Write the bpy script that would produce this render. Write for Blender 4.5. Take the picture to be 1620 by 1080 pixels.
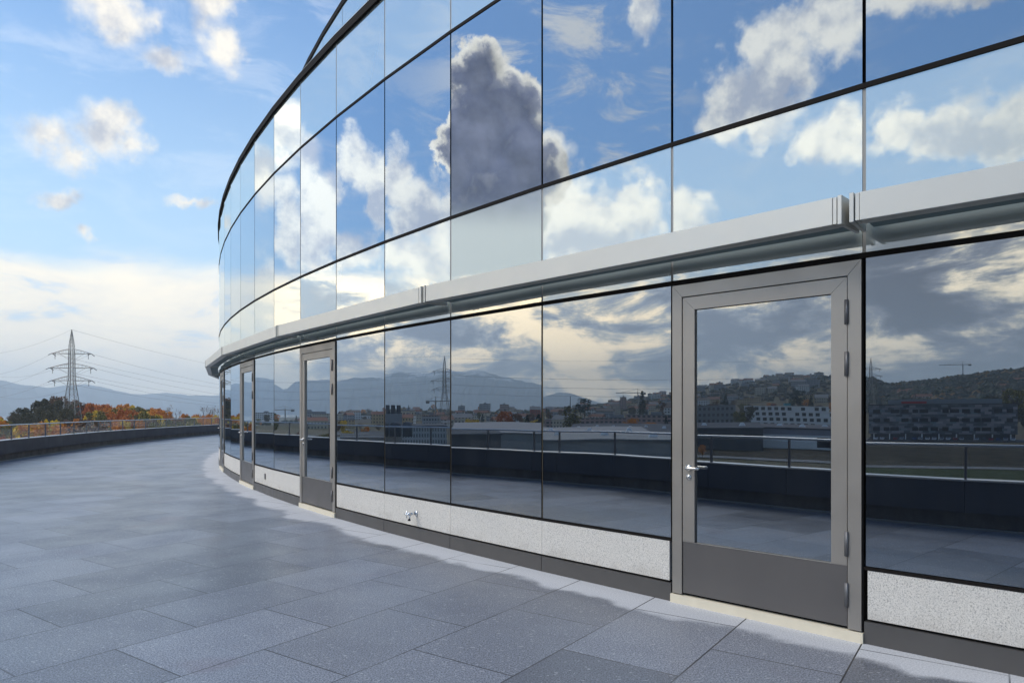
import bpy, bmesh, math, random
from math import radians as R, sin, cos, pi, atan2, sqrt, hypot
from mathutils import Vector, Matrix, noise
for o in list(bpy.data.objects): bpy.data.objects.remove(o)
scn = bpy.context.scene
col = scn.collection
rnd = random.Random(7)

# ---------------------------------------------------------------- camera
EYE = 1.5
cam = bpy.data.cameras.new('camera'); camo = bpy.data.objects.new('camera', cam); col.objects.link(camo)
camo.location = (0, 0, EYE); camo.rotation_euler = (pi/2, 0, 0)
cam.sensor_width = 36; cam.lens = 24.0; cam.shift_y = 110/1620; cam.clip_end = 60000; cam.clip_start = .05
scn.camera = camo
# ---------------------------------------------------------------- light
SUN_AZ, SUN_EL = 100, 50          # azimuth in degrees to the left of the view direction (+Y)
def sky_dir(az, el): a, e = R(az), R(el); return Vector((-sin(a)*cos(e), cos(a)*cos(e), sin(e)))
sl = bpy.data.lights.new('sun', 'SUN'); so = bpy.data.objects.new('sun', sl); col.objects.link(so)
sl.energy = 1.8; sl.angle = R(34); sl.color = (1, .91, .78)
so.rotation_euler = sky_dir(SUN_AZ, SUN_EL).to_track_quat('Z', 'Y').to_euler(); so.location = (0, 0, 40)
scn.view_settings.view_transform = 'Standard'; scn.view_settings.look = 'None'
scn.view_settings.exposure = .55; scn.view_settings.gamma = 1; scn.view_settings.use_curve_mapping = False
scn.render.engine = 'CYCLES'
scn.cycles.caustics_reflective = False; scn.cycles.caustics_refractive = False
scn.cycles.max_bounces = 8; scn.cycles.glossy_bounces = 5; scn.cycles.transparent_max_bounces = 48; scn.cycles.volume_bounces = 1

# ---------------------------------------------------------------- node helper
class G:
    """small helper: arithmetic on sockets of one node tree"""
    def __init__(s, tree): s.t = tree; s.n = tree.nodes; s.l = tree.links
    def node(s, kind, **kw):
        n = s.n.new(kind)
        for k, v in kw.items(): setattr(n, k, v)
        return n
    def put(s, sock, v):
        if isinstance(v, bpy.types.NodeSocket): s.l.new(v, sock)
        elif v is not None:
            if isinstance(v, (tuple, list)) and len(v) == 3 and sock.type == 'RGBA': v = (*v, 1)
            sock.default_value = v
    def m(s, op, a, b=None, c=None, clamp=False):
        n = s.node('ShaderNodeMath', operation=op, use_clamp=clamp)
        s.put(n.inputs[0], a); s.put(n.inputs[1], b); s.put(n.inputs[2], c); return n.outputs[0]
    def v(s, op, a, b=None, out=0):
        n = s.node('ShaderNodeVectorMath', operation=op)
        s.put(n.inputs[0], a)
        if op == 'SCALE': s.put(n.inputs[3], b)
        else: s.put(n.inputs[1], b)
        return n.outputs[out]
    def comb(s, x, y, z=0.0):
        n = s.node('ShaderNodeCombineXYZ'); s.put(n.inputs[0], x); s.put(n.inputs[1], y); s.put(n.inputs[2], z); return n.outputs[0]
    def sep(s, v): n = s.node('ShaderNodeSeparateXYZ'); s.put(n.inputs[0], v); return n.outputs
    def noise(s, vec, scale, detail=4, rough=.5, dist=0, color=False):
        n = s.node('ShaderNodeTexNoise'); s.put(n.inputs['Vector'], vec)
        n.inputs['Scale'].default_value = scale; n.inputs['Detail'].default_value = detail
        n.inputs['Roughness'].default_value = rough; n.inputs['Distortion'].default_value = dist
        return n.outputs[1 if color else 0]
    def step(s, x, a, b, o0=0., o1=1.):
        n = s.node('ShaderNodeMapRange', interpolation_type='SMOOTHSTEP')
        for i, q in enumerate((x, a, b, o0, o1)): s.put(n.inputs[i], q)
        return n.outputs[0]
    def mix(s, f, a, b, blend='MIX'):
        n = s.node('ShaderNodeMix', data_type='RGBA', blend_type=blend)
        s.put(n.inputs[0], f); s.put(n.inputs[6], a); s.put(n.inputs[7], b); return n.outputs[2]
    def ramp(s, f, pts):
        n = s.node('ShaderNodeValToRGB'); e = n.color_ramp.elements
        while len(e) < len(pts): e.new(.5)
        for q, (p, c) in zip(e, pts): q.position = p; q.color = (*c, 1)
        s.put(n.inputs[0], f); return n.outputs[0]

# ---------------------------------------------------------------- sky: Nishita with clouds laid out by azimuth and elevation
world = bpy.data.worlds.new('World'); scn.world = world; world.use_nodes = True
g = G(world.node_tree); g.n.clear()
dirv = g.v('NORMALIZE', g.node('ShaderNodeTexCoord').outputs['Generated'])
skyn = g.node('ShaderNodeTexSky', sky_type='NISHITA', sun_disc=False)
skyn.sun_elevation = R(SUN_EL); skyn.sun_rotation = R(-SUN_AZ); skyn.altitude = 400
skyn.air_density = 1.0; skyn.dust_density = .25; skyn.ozone_density = 2.0
SKY_S = .12
X, Y, Z = g.sep(dirv)[:3]
AZ = g.m('MULTIPLY', g.m('ARCTAN2', g.m('MULTIPLY', X, -1.), Y), 57.2958)
EL = g.m('MULTIPLY', g.m('ARCSINE', Z), 57.2958)
n1 = g.v('SUBTRACT', g.noise(dirv, 9, 9, .62, color=True), (.5, .5, .5))
n2 = g.v('SUBTRACT', g.noise(dirv, 34, 7, .6, color=True), (.5, .5, .5))
AE = g.comb(AZ, EL)
P1 = g.v('ADD', AE, g.v('ADD', g.v('MULTIPLY', n1, (4.2, 3.6, 0)), g.v('MULTIPLY', n2, (1.8, 1.6, 0))))
def vor(v, sc):
    n = g.node('ShaderNodeTexVoronoi', feature='F1'); g.put(n.inputs['Vector'], v); n.inputs['Scale'].default_value = sc; return n.outputs['Distance']
wdir = g.v('ADD', dirv, g.v('SCALE', n2, .035))
puff = g.m('ADD', g.m('MULTIPLY', g.m('SUBTRACT', .48, vor(wdir, 17)), .34), g.m('MULTIPLY', g.m('SUBTRACT', .48, vor(wdir, 42)), .17))
fine = g.m('ADD', g.m('MULTIPLY', g.m('SUBTRACT', g.noise(dirv, 18, 12, .62), .5), .62), puff)
big = g.m('SUBTRACT', g.noise(dirv, 7, 6, .6), .5)
def field(blobs, P):
    F = None
    for (a, e, ra, re, *k) in blobs:
        q_ = 1.15 if a > 45 else 1.22; ra *= q_; re *= q_
        q = g.v('MULTIPLY', g.v('SUBTRACT', P, (a, e, 0.)), (1/ra, 1/re, 0.))
        L = g.v('LENGTH', q, out=1)
        f = g.m('SUBTRACT', k[0] if k else 1., L)
        F = f if F is None else g.m('MAXIMUM', F, f)
    return F
# (azimuth, elevation, half width, half height)
WHITE = [(34.4,18.4,2.3,1.5),(30.3,19.0,2.5,2.0),(32.8,17.4,2.5,1.2),(33.7,14.6,1.9,1.1),(32.3,12.8,.9,.8),
 (30.4,26.5,2.3,2.0),(27.2,24.6,2.6,1.3,.9),(24.0,28.8,2.0,2.5),(22.9,26.4,1.6,1.8),(24.8,15.3,2.2,.6,.85),
 (52.8,21.6,2.0,3.0),(56.2,18.5,2.2,3.2),(58.3,15.0,2.6,4.4),(53.0,14.0,1.8,4.0),(47.5,17.5,2.0,2.6),(47.5,9.5,2.5,3.5),
 (65.0,18.9,2.0,2.4),(63.0,17.5,1.8,2.2),(66.8,16.5,1.4,3.0),(64.0,12.6,3.2,2.2),
 (71.5,18.6,1.6,3.2),(73.5,16.0,3.2,2.8),(76.0,15.0,2.5,4.6),(74.5,12.2,4.5,3.2),
 (94.5,15.3,5.6,3.8),(98.5,16.5,3.2,2.6),(91.5,20.3,2.2,2.4),(99.5,30.5,1.6,2.4),
 (106.0,15.0,2.6,2.2),(109.8,23.5,3.0,3.4),(113.0,25.6,3.2,3.5),(117.0,27.6,3.8,3.2),(112.5,21.8,3.0,2.5),(117.2,19.8,3.2,2.4),
 (125.5,28.4,3.2,2.4),(130,27.6,4.5,1.9),(125.2,19.9,2.2,2.2),(128.2,19.3,3.0,2.6),(131.5,18.2,4.5,2.6)]
DARK = [(82.6,22.0,4.6,5.6),(81.6,25.6,3.0,3.0),(86.2,20.4,4.0,4.6),(84.6,23.6,3.2,2.6),(80.2,19.0,3.0,4.2),(83.5,16.4,5.6,5.2),(84.0,12.5,6.5,4.0),(78.0,21.0,2.8,3.2),(90.5,19.0,3.0,2.8),(88.4,16.5,3.2,2.5)]
SHADE = [(64.6,14.4,3.0,2.2),(67,15.4,2.2,2.2),(73.4,15.2,2.0,1.8),(57.0,20.5,2.6,1.8),(47.5,18.6,1.6,1.0),(110.8,24.4,1.6,1.8),(113.2,23.4,1.8,1.5),(129.5,18.2,3.6,1.6),(96.5,14.0,3.4,1.4)]
Fw = g.m('ADD', field(WHITE, P1), g.m('ADD', g.m('MULTIPLY', fine, 1.75), -.02))
Fd = g.m('ADD', field(DARK, P1), g.m('MULTIPLY', fine, 1.0))
# billow shading: thickness towards the sun compared with thickness here
off = g.v('NORMALIZE', g.v('ADD', dirv, tuple(sky_dir(SUN_AZ, 60)*.035)))
bl = g.m('SUBTRACT', g.noise(dirv, 20, 8, .6), g.noise(off, 20, 8, .6))
sh = g.step(g.m('ADD', field(SHADE, P1), g.m('MULTIPLY', fine, 1.6)), -.35, 1.0)
lit = g.step(g.m('ADD', g.m('ADD', g.m('ADD', bl, g.m('MULTIPLY', puff, .55)), g.m('MULTIPLY', Fw, -.08)), g.m('ADD', g.m('MULTIPLY', big, -.22), g.m('MULTIPLY', sh, -.22))), -.34, .10)
near = g.step(g.m('ABSOLUTE', g.m('SUBTRACT', AZ, 90.)), 52, 30)
wcol = g.v('SCALE', g.mix(lit, (.38, .40, .46), (.84, .785, .68)), g.m('ADD', 1., g.m('MULTIPLY', near, 1.0)))
dens_w = g.step(Fw, -.02, g.step(AZ, 36, 60, .72, .5))
dcol = g.ramp(g.step(g.m('ADD', Fd, g.m('MULTIPLY', bl, .5)), .05, .95), [(0, (1.3, 1.2, 1.05)), (.10, (1.3, 1.2, 1.03)), (.30, (.38, .38, .46)), (.55, (.17, .185, .29)), (1, (.23, .24, .33))])
dcol = g.v('SCALE', dcol, g.m('ADD', 1., g.m('ADD', g.m('MULTIPLY', big, 1.1), g.m('MULTIPLY', bl, 1.6))))
dcol = g.mix(g.step(EL, 17.5, 14.5), dcol, (.66, .70, .70))
dens_d = g.step(Fd, .03, .16)
# thin high wisps
ws = g.noise(g.v('MULTIPLY', dirv, (1., 1., 2.6)), 8, 10, .66, .6)
wm = g.m('MULTIPLY', g.step(ws, .46, .66), g.step(EL, 8, 22)); wm = g.m('MULTIPLY', wm, g.m('ADD', .18, g.m('MULTIPLY', .75, g.step(g.m('ABSOLUTE', g.m('SUBTRACT', AZ, 90.)), 19, 8))))
# low layer over the horizon
stv = g.v('MULTIPLY', dirv, (1., 1., 2.9))
s1 = g.noise(stv, 5.8, 11, .64, .35); s2 = g.noise(g.v('ADD', stv, (3.1, 1.7, .4)), 3.0, 7, .58, .3)
side = g.step(AZ, 44, 62); right = g.step(AZ, 106, 127)
top = g.m('ADD', 10.6, g.m('MULTIPLY', g.m('SUBTRACT', s2, .5), 5.)); top = g.m('ADD', top, g.m('MULTIPLY', right, 3.2))
band = g.step(EL, g.m('ADD', top, 1.0), g.m('SUBTRACT', top, 1.1))
gap = g.step(s1, .34, .46, .55, 1.)
gapr = g.m('MAXIMUM', gap, side)
tl = g.m('ADD', s1, g.m('MULTIPLY', big, .35))
cl = g.ramp(g.step(tl, .28, .62), [(0, (.58, .68, .80)), (.45, (.92, .86, .74)), (1, (1.05, .95, .76))])
cm = g.ramp(g.step(tl, .39, .60), [(0, (.46, .50, .60)), (.3, (.74, .78, .86)), (.55, (1.3, 1.2, 1.02)), (1, (3.4, 2.6, 1.6))])
cr = g.ramp(g.step(tl, .39, .62), [(0, (.22, .225, .27)), (.4, (.46, .46, .51)), (.66, (.98, .90, .76)), (1, (2.6, 2.1, 1.4))])
lowc = g.mix(right, g.mix(side, cl, cm), cr)
hz = g.m('MULTIPLY', g.step(EL, 5.5, .0), g.m('SUBTRACT', 1., g.m('MULTIPLY', side, .55)))
lowc = g.mix(g.m('MULTIPLY', hz, .55), lowc, (1.15, 1.02, .80))
skyc = g.v('MULTIPLY', skyn.outputs[0], (SKY_S*.76, SKY_S*1.02, SKY_S*1.16))
skyc = g.mix(g.m('MULTIPLY', g.step(EL, 34, 2), g.m('SUBTRACT', .66, g.m('MULTIPLY', side, .50))), skyc, (.56, .74, .84))
c0 = g.mix(wm, skyc, (.98, .96, .93))
c0 = g.mix(g.m('MULTIPLY', dens_w, .93), c0, wcol)
c0 = g.mix(dens_d, c0, dcol)
c0 = g.mix(g.m('MULTIPLY', band, gapr), c0, lowc)
bg = g.node('ShaderNodeBackground'); g.put(bg.inputs[0], c0); bg.inputs[1].default_value = 1.0
wo = g.node('ShaderNodeOutputWorld'); g.l.new(bg.outputs[0], wo.inputs[0])
world.cycles.sampling_method = 'MANUAL'; world.cycles.sample_map_resolution = 1024

# ---------------------------------------------------------------- tags, meshes
def tag(o, label=None, cat=None, group=None, kind=None):
    for k, v in (('label', label), ('category', cat), ('group', group), ('kind', kind)):
        if v: o[k] = v
    return o
def empty(name, loc=(0, 0, 0), rz=0, **k):
    o = bpy.data.objects.new(name, None); col.objects.link(o); o.location = loc; o.rotation_euler = (0, 0, rz); o.empty_display_size = .2
    return tag(o, **k)
def link(name, me, mats, parent=None, smooth=False, loc=None):
    o = bpy.data.objects.new(name, me); col.objects.link(o)
    for m_ in (mats if isinstance(mats, (list, tuple)) else [mats]):
        if m_.name not in [q.name for q in me.materials]: me.materials.append(m_)
    if smooth:
        for p in me.polygons: p.use_smooth = True
    if parent: o.parent = parent
    if loc: o.location = loc
    return o
class MB:
    """collects shapes in one mesh"""
    def __init__(s): s.v = []; s.f = []; s.mi = []; s.cur = 0
    def quad(s, a, b, c, d): n = len(s.v); s.v += [tuple(a), tuple(b), tuple(c), tuple(d)]; s.f.append((n, n+1, n+2, n+3)); s.mi.append(s.cur); return s
    def hexa(s, P):
        n = len(s.v); s.v += [tuple(p) for p in P]
        for f in ((3, 2, 1, 0), (4, 5, 6, 7), (0, 1, 5, 4), (1, 2, 6, 5), (2, 3, 7, 6), (3, 0, 4, 7)): s.f.append(tuple(n+i for i in f)); s.mi.append(s.cur)
        return s
    def box(s, x0, x1, y0, y1, z0, z1): return s.hexa([(x0, y0, z0), (x1, y0, z0), (x1, y1, z0), (x0, y1, z0), (x0, y0, z1), (x1, y0, z1), (x1, y1, z1), (x0, y1, z1)])
    def tube(s, pts, rad, n=6, cap=True):
        pts = [Vector(p) for p in pts]; rs = rad if isinstance(rad, (list, tuple)) else [rad]*len(pts)
        b = len(s.v)
        for i, p in enumerate(pts):
            t = (pts[min(i+1, len(pts)-1)]-pts[max(i-1, 0)]).normalized()
            u = t.cross(Vector((0, 0, 1)));
            if u.length < .05: u = t.cross(Vector((1, 0, 0)))
            u.normalize(); w = t.cross(u)
            for k in range(n): a = 2*pi*k/n; s.v.append(tuple(p+(u*cos(a)+w*sin(a))*rs[i]))
        for i in range(len(pts)-1):
            for k in range(n): s.f.append((b+i*n+k, b+i*n+(k+1) % n, b+(i+1)*n+(k+1) % n, b+(i+1)*n+k)); s.mi.append(s.cur)
        if cap:
            s.f.append(tuple(b+k for k in reversed(range(n)))); s.f.append(tuple(b+(len(pts)-1)*n+k for k in range(n))); s.mi += [s.cur]*2
        return s
    def mesh(s, name, bevel=0):
        me = bpy.data.meshes.new(name); me.from_pydata(s.v, [], s.f); me.polygons.foreach_set('material_index', s.mi)
        bm = bmesh.new(); bm.from_mesh(me)
        if bevel: bmesh.ops.bevel(bm, geom=bm.edges[:], offset=bevel, segments=2, affect='EDGES', clamp_overlap=True)
        bmesh.ops.recalc_face_normals(bm, faces=bm.faces[:]); bm.to_mesh(me); bm.free(); me.update(); return me
    def build(s, name, mats, parent=None, smooth=False, bevel=0, loc=None): return link(name, s.mesh(name, bevel), mats, parent, smooth, loc)
def copy_tree(o, parent=None):
    c = o.copy(); col.objects.link(c); c.parent = parent
    for ch in [q for q in o.children]: copy_tree(ch, c)
    return c

# ---------------------------------------------------------------- materials
def mat(name, base=(.5, .5, .5), rough=.6, metal=0., spec=.5, build=None):
    m_ = bpy.data.materials.new(name); m_.use_nodes = True; gg = G(m_.node_tree); b = m_.node_tree.nodes['Principled BSDF']
    b.inputs['Base Color'].default_value = (*base, 1); b.inputs['Roughness'].default_value = rough; b.inputs['Metallic'].default_value = metal
    b.inputs['Specular IOR Level'].default_value = spec
    if build: build(gg, b)
    return m_
def objc(gg): return gg.node('ShaderNodeTexCoord').outputs['Object']
def wpos(gg): return gg.node('ShaderNodeNewGeometry').outputs['Position']
def bump(gg, b, h, strength=.3, dist=.01):
    n = gg.node('ShaderNodeBump'); n.inputs['Strength'].default_value = strength; n.inputs['Distance'].default_value = dist
    gg.put(n.inputs['Height'], h); gg.l.new(n.outputs[0], b.inputs['Normal'])
def varied(base, amt=.18, scale=6, rough=.6, metal=0., bstr=0, spec=.5, detail=5):
    def f(gg, b):
        n = gg.noise(wpos(gg), scale, detail, .6)
        c = gg.mix(n, tuple(q*(1-amt) for q in base), tuple(min(1, q*(1+amt)) for q in base)); gg.put(b.inputs['Base Color'], c)
        gg.put(b.inputs['Roughness'], gg.step(gg.noise(wpos(gg), scale*1.7, 3), .2, .8, rough*.85, min(1, rough*1.15)))
        if bstr: bump(gg, b, gg.noise(wpos(gg), scale*8, 4), bstr, .004)
    return mat('material', base, rough, metal, spec, f)

# facade glass: a dark body under a neutral reflecting coating
def glass_mat(name, body, tint, f0, f1, body_rough=.3):
    m_ = bpy.data.materials.new(name); m_.use_nodes = True; gg = G(m_.node_tree); nt = m_.node_tree; nt.nodes.clear()
    d = gg.node('ShaderNodeBsdfDiffuse'); d.inputs[0].default_value = (*body, 1)
    s = gg.node('ShaderNodeBsdfGlossy'); s.inputs['Roughness'].default_value = 0.0; s.inputs[0].default_value = (*tint, 1)
    bp = gg.node('ShaderNodeBump'); bp.inputs['Strength'].default_value = .035; bp.inputs['Distance'].default_value = .02
    gg.put(bp.inputs['Height'], gg.noise(wpos(gg), 1.1, 1, .4)); oi = gg.node('ShaderNodeObjectInfo'); rn = oi.outputs['Random']
    tilt = gg.comb(gg.m('SUBTRACT', gg.m('FRACT', gg.m('MULTIPLY', rn, 97.)), .5), gg.m('SUBTRACT', gg.m('FRACT', gg.m('MULTIPLY', rn, 57.)), .5), gg.m('SUBTRACT', gg.m('FRACT', gg.m('MULTIPLY', rn, 31.)), .5))
    gg.put(s.inputs['Normal'], gg.v('NORMALIZE', gg.v('ADD', bp.outputs[0], gg.v('SCALE', tilt, .003))))
    lw = gg.node('ShaderNodeLayerWeight'); lw.inputs[0].default_value = .5
    f = gg.m('POWER', lw.outputs['Facing'], 2.2)
    f = gg.m('ADD', f0, gg.m('MULTIPLY', f, f1-f0))
    dust = gg.m('MULTIPLY', gg.noise(gg.v('MULTIPLY', wpos(gg), (5., 5., .5)), 1.6, 5, .65), gg.noise(wpos(gg), .7, 3, .6)); dust = gg.step(dust, .22, .48); gg.put(d.inputs[0], gg.mix(gg.m('MULTIPLY', dust, .045), body, (.30, .31, .30)))
    mx = gg.node('ShaderNodeMixShader'); gg.put(mx.inputs[0], f); gg.l.new(d.outputs[0], mx.inputs[1]); gg.l.new(s.outputs[0], mx.inputs[2])
    o = gg.node('ShaderNodeOutputMaterial'); gg.l.new(mx.outputs[0], o.inputs[0]); return m_
M = {}
M['vision'] = glass_mat('vision_glass', (.006, .009, .014), (.82, .90, .98), .40, 1.0)
M['spandrel'] = glass_mat('spandrel_glass', (.40, .46, .45), (.95, .98, .96), .40, .97)
M['black'] = mat('black_profile', (.012, .010, .009), .75, spec=.15)
M['joint'] = mat('pale_joint', (.33, .33, .31), .6)
M['brass'] = mat('edge_profile', (.10, .085, .06), .4, .6)
M['plate'] = varied((.115, .11, .105), .15, 3, .42, .4)
M['door'] = varied((.40, .37, .33), .06, 2, .42, .75)
M['doorp'] = varied((.165, .155, .148), .08, 2, .40, .55)
M['steel'] = mat('brushed_steel', (.62, .61, .58), .25, 1.)
M['chrome'] = mat('chrome', (.7, .72, .74), .12, 1.)
M['hinge'] = mat('hinge_steel', (.16, .16, .165), .45, .6)
M['awning'] = varied((.68, .67, .61), .04, 3, .38, .35)
M['soffit'] = mat('soffit', (.20, .27, .28), .6, 0., .2)
M['rubber'] = mat('rubber', (.012, .012, .012), .7)
M['sill'] = varied((.74, .67, .52), .10, 8, .6)
def _stone(gg, b):
    p = wpos(gg); n = gg.noise(p, 125, 3, .7); n2 = gg.noise(p, 240, 2, .7); n3 = gg.noise(p, 1.4, 4, .6)
    c = gg.ramp(n, [(.30, (.22, .21, .20)), (.42, (.56, .54, .49)), (.52, (.72, .69, .63)), (.75, (.84, .81, .74))])
    c = gg.mix(gg.step(n2, .62, .70), c, (.28, .25, .23)); c = gg.mix(gg.step(n3, .45, .75, 0., .16), c, (.50, .50, .48))
    gg.put(b.inputs['Base Color'], gg.mix(gg.step(gg.sep(p)[2], .30, .17, 0., gg.step(gg.noise(p, 6, 4, .6), .35, .7, .05, .4)), c, (.40, .37, .32))); bump(gg, b, n, .25, .003)
M['stone'] = mat('washed_gravel_panel', rough=.85, build=_stone)
M['roof'] = varied((.30, .30, .29), .1, 2, .6)
M['dark_clad'] = varied((.10, .10, .112), .12, 1.2, .6, .0, spec=.25)
def _conc(gg, b):
    p = wpos(gg); n = gg.noise(gg.v('MULTIPLY', p, (1, 1, .5)), 3, 6, .65); n2 = gg.noise(p, 40, 4, .6)
    c = gg.mix(gg.step(n, .3, .7), (.10, .088, .08), (.19, .168, .15)); gg.put(b.inputs['Base Color'], gg.mix(gg.m('MULTIPLY', n2, .4), c, (.06, .055, .05)))
M['concrete'] = mat('damp_concrete', rough=.7, build=_conc)
M['coping'] = mat('coping_metal', (.50, .51, .52), .32, .8)
M['rail'] = mat('rail_steel', (.48, .50, .52), .32, .85)
M['post'] = mat('post_steel', (.16, .16, .17), .4, .7)
# clear balustrade glass
m_ = bpy.data.materials.new('balustrade_glass'); m_.use_nodes = True; gg = G(m_.node_tree); m_.node_tree.nodes.clear()
tr = gg.node('ShaderNodeBsdfTransparent'); tr.inputs[0].default_value = (.96, .975, .97, 1)
gl = gg.node('ShaderNodeBsdfGlossy'); gl.inputs['Roughness'].default_value = 0.; fr = gg.node('ShaderNodeFresnel'); fr.inputs[0].default_value = 1.45
mx = gg.node('ShaderNodeMixShader'); gg.put(mx.inputs[0], gg.m('MULTIPLY', fr.outputs[0], gg.m('SUBTRACT', 1., gg.node('ShaderNodeNewGeometry').outputs['Backfacing']))); gg.l.new(tr.outputs[0], mx.inputs[1]); gg.l.new(gl.outputs[0], mx.inputs[2])
oo = gg.node('ShaderNodeOutputMaterial'); gg.l.new(mx.outputs[0], oo.inputs[0]); M['clear'] = m_

# ---------------------------------------------------------------- facade plan: flat panels along a curve
PW, TH0, DTH = 1.409, 43.96, 1.772
FP = {0: Vector((2.281, 4.422))}
def tdir(i): a = R(TH0+DTH*i); return Vector((-cos(a), sin(a)))
def ndir(i): a = R(TH0+DTH*i); return Vector((-sin(a), -cos(a)))     # outwards, towards the terrace
for i in range(0, 30): FP[i+1] = FP[i]+PW*tdir(i)
for i in range(-1, -7, -1): FP[i] = FP[i+1]-PW*tdir(i)
CR = 45.56                                                            # radius and centre of that curve
CC = FP[0]-ndir(-.5)*CR

def facet_at(x):
    for i in range(-6, 16):
        a, b = FP[i], FP[i+1]
        x0 = 810+1080*a.x/a.y if a.y > 0 else 1e9
        if 810+1080*b.x/b.y <= x < x0: return i
def seen(x, y, D=None, z=None):
    """world point whose mirror image the facade shows at the photograph's (x, y), at path depth D or height z"""
    i = facet_at(x); n = ndir(i); d = Vector(((x-810)/1080, 1.)); s = FP[i].dot(n)/d.dot(n); r = d-2*d.dot(n)*n
    if D is None: D = (EYE-z)*1080/(y-650)
    p = s*d+(D-s)*r; return Vector((p.x, p.y, EYE+(650-y)/1080*D))
def straight(x, y, D=None, z=None):
    if D is None: D = (EYE-z)*1080/(y-650)
    return Vector(((x-810)/1080*D, D, EYE+(650-y)/1080*D))
def azd(p): return math.degrees(atan2(-p.x, p.y)), hypot(p.x, p.y)
# ---------------------------------------------------------------- terrace
PAR = [(6.5,-8.2),(4.6,-6.0),(2.6,-4.1),(.6,-2.15),(-1.6,.35),(-3.1,1.72),(-4.6,3.05),(-6.3,4.45),(-7.6,6.0),(-8.8,7.75),(-9.8,9.3),(-10.8,11.2),(-12.4,14.1),
       (-14.0,17.3),(-15.3,20.6),(-16.4,24.6),(-17.6,29.6),(-18.4,35.0),(-18.95,41.0),(-19.1,47.0),(-18.7,54.0),(-17.6,61.0),(-15.5,69.0),(-12.0,78.0)]
def catmull(P, n=24):
    P = [Vector(p) for p in P]; P = [2*P[0]-P[1]]+P+[2*P[-1]-P[-2]]; out = []
    for i in range(1, len(P)-2):
        for k in range(n):
            t = k/n; a, b, c, d = P[i-1:i+3]
            out.append(.5*((2*b)+(c-a)*t+(2*a-5*b+4*c-d)*t*t+(3*b-a-3*c+d)*t**3))
    out.append(P[-2]); return out
dense = catmull(PAR)
def resample(D_, step):
    out = [D_[0]]; acc = 0
    for a, b in zip(D_, D_[1:]):
        L = (b-a).length
        while acc+L >= step:
            t = (step-acc)/L; a = a+(b-a)*t; out.append(a); L = (b-a).length; acc = 0
        acc += L
    return out
PP = resample(dense, 1.33)
def normals(P):
    out = []
    for i in range(len(P)):
        t = (P[min(i+1, len(P)-1)]-P[max(i-1, 0)]).normalized(); out.append(Vector((t.y, -t.x)))   # towards the building
    return out
PN = normals(PP)
def off(P, Nn, d): return [p+n*d for p, n in zip(P, Nn)]
def strip(mb, A, B, z0, z1):
    """closed band of plan between lines A and B, from z0 to z1"""
    for i in range(len(A)-1):
        mb.hexa([(*A[i], z0), (*A[i+1], z0), (*B[i+1], z0), (*B[i], z0), (*A[i], z1), (*A[i+1], z1), (*B[i+1], z1), (*B[i], z1)])
    return mb
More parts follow.
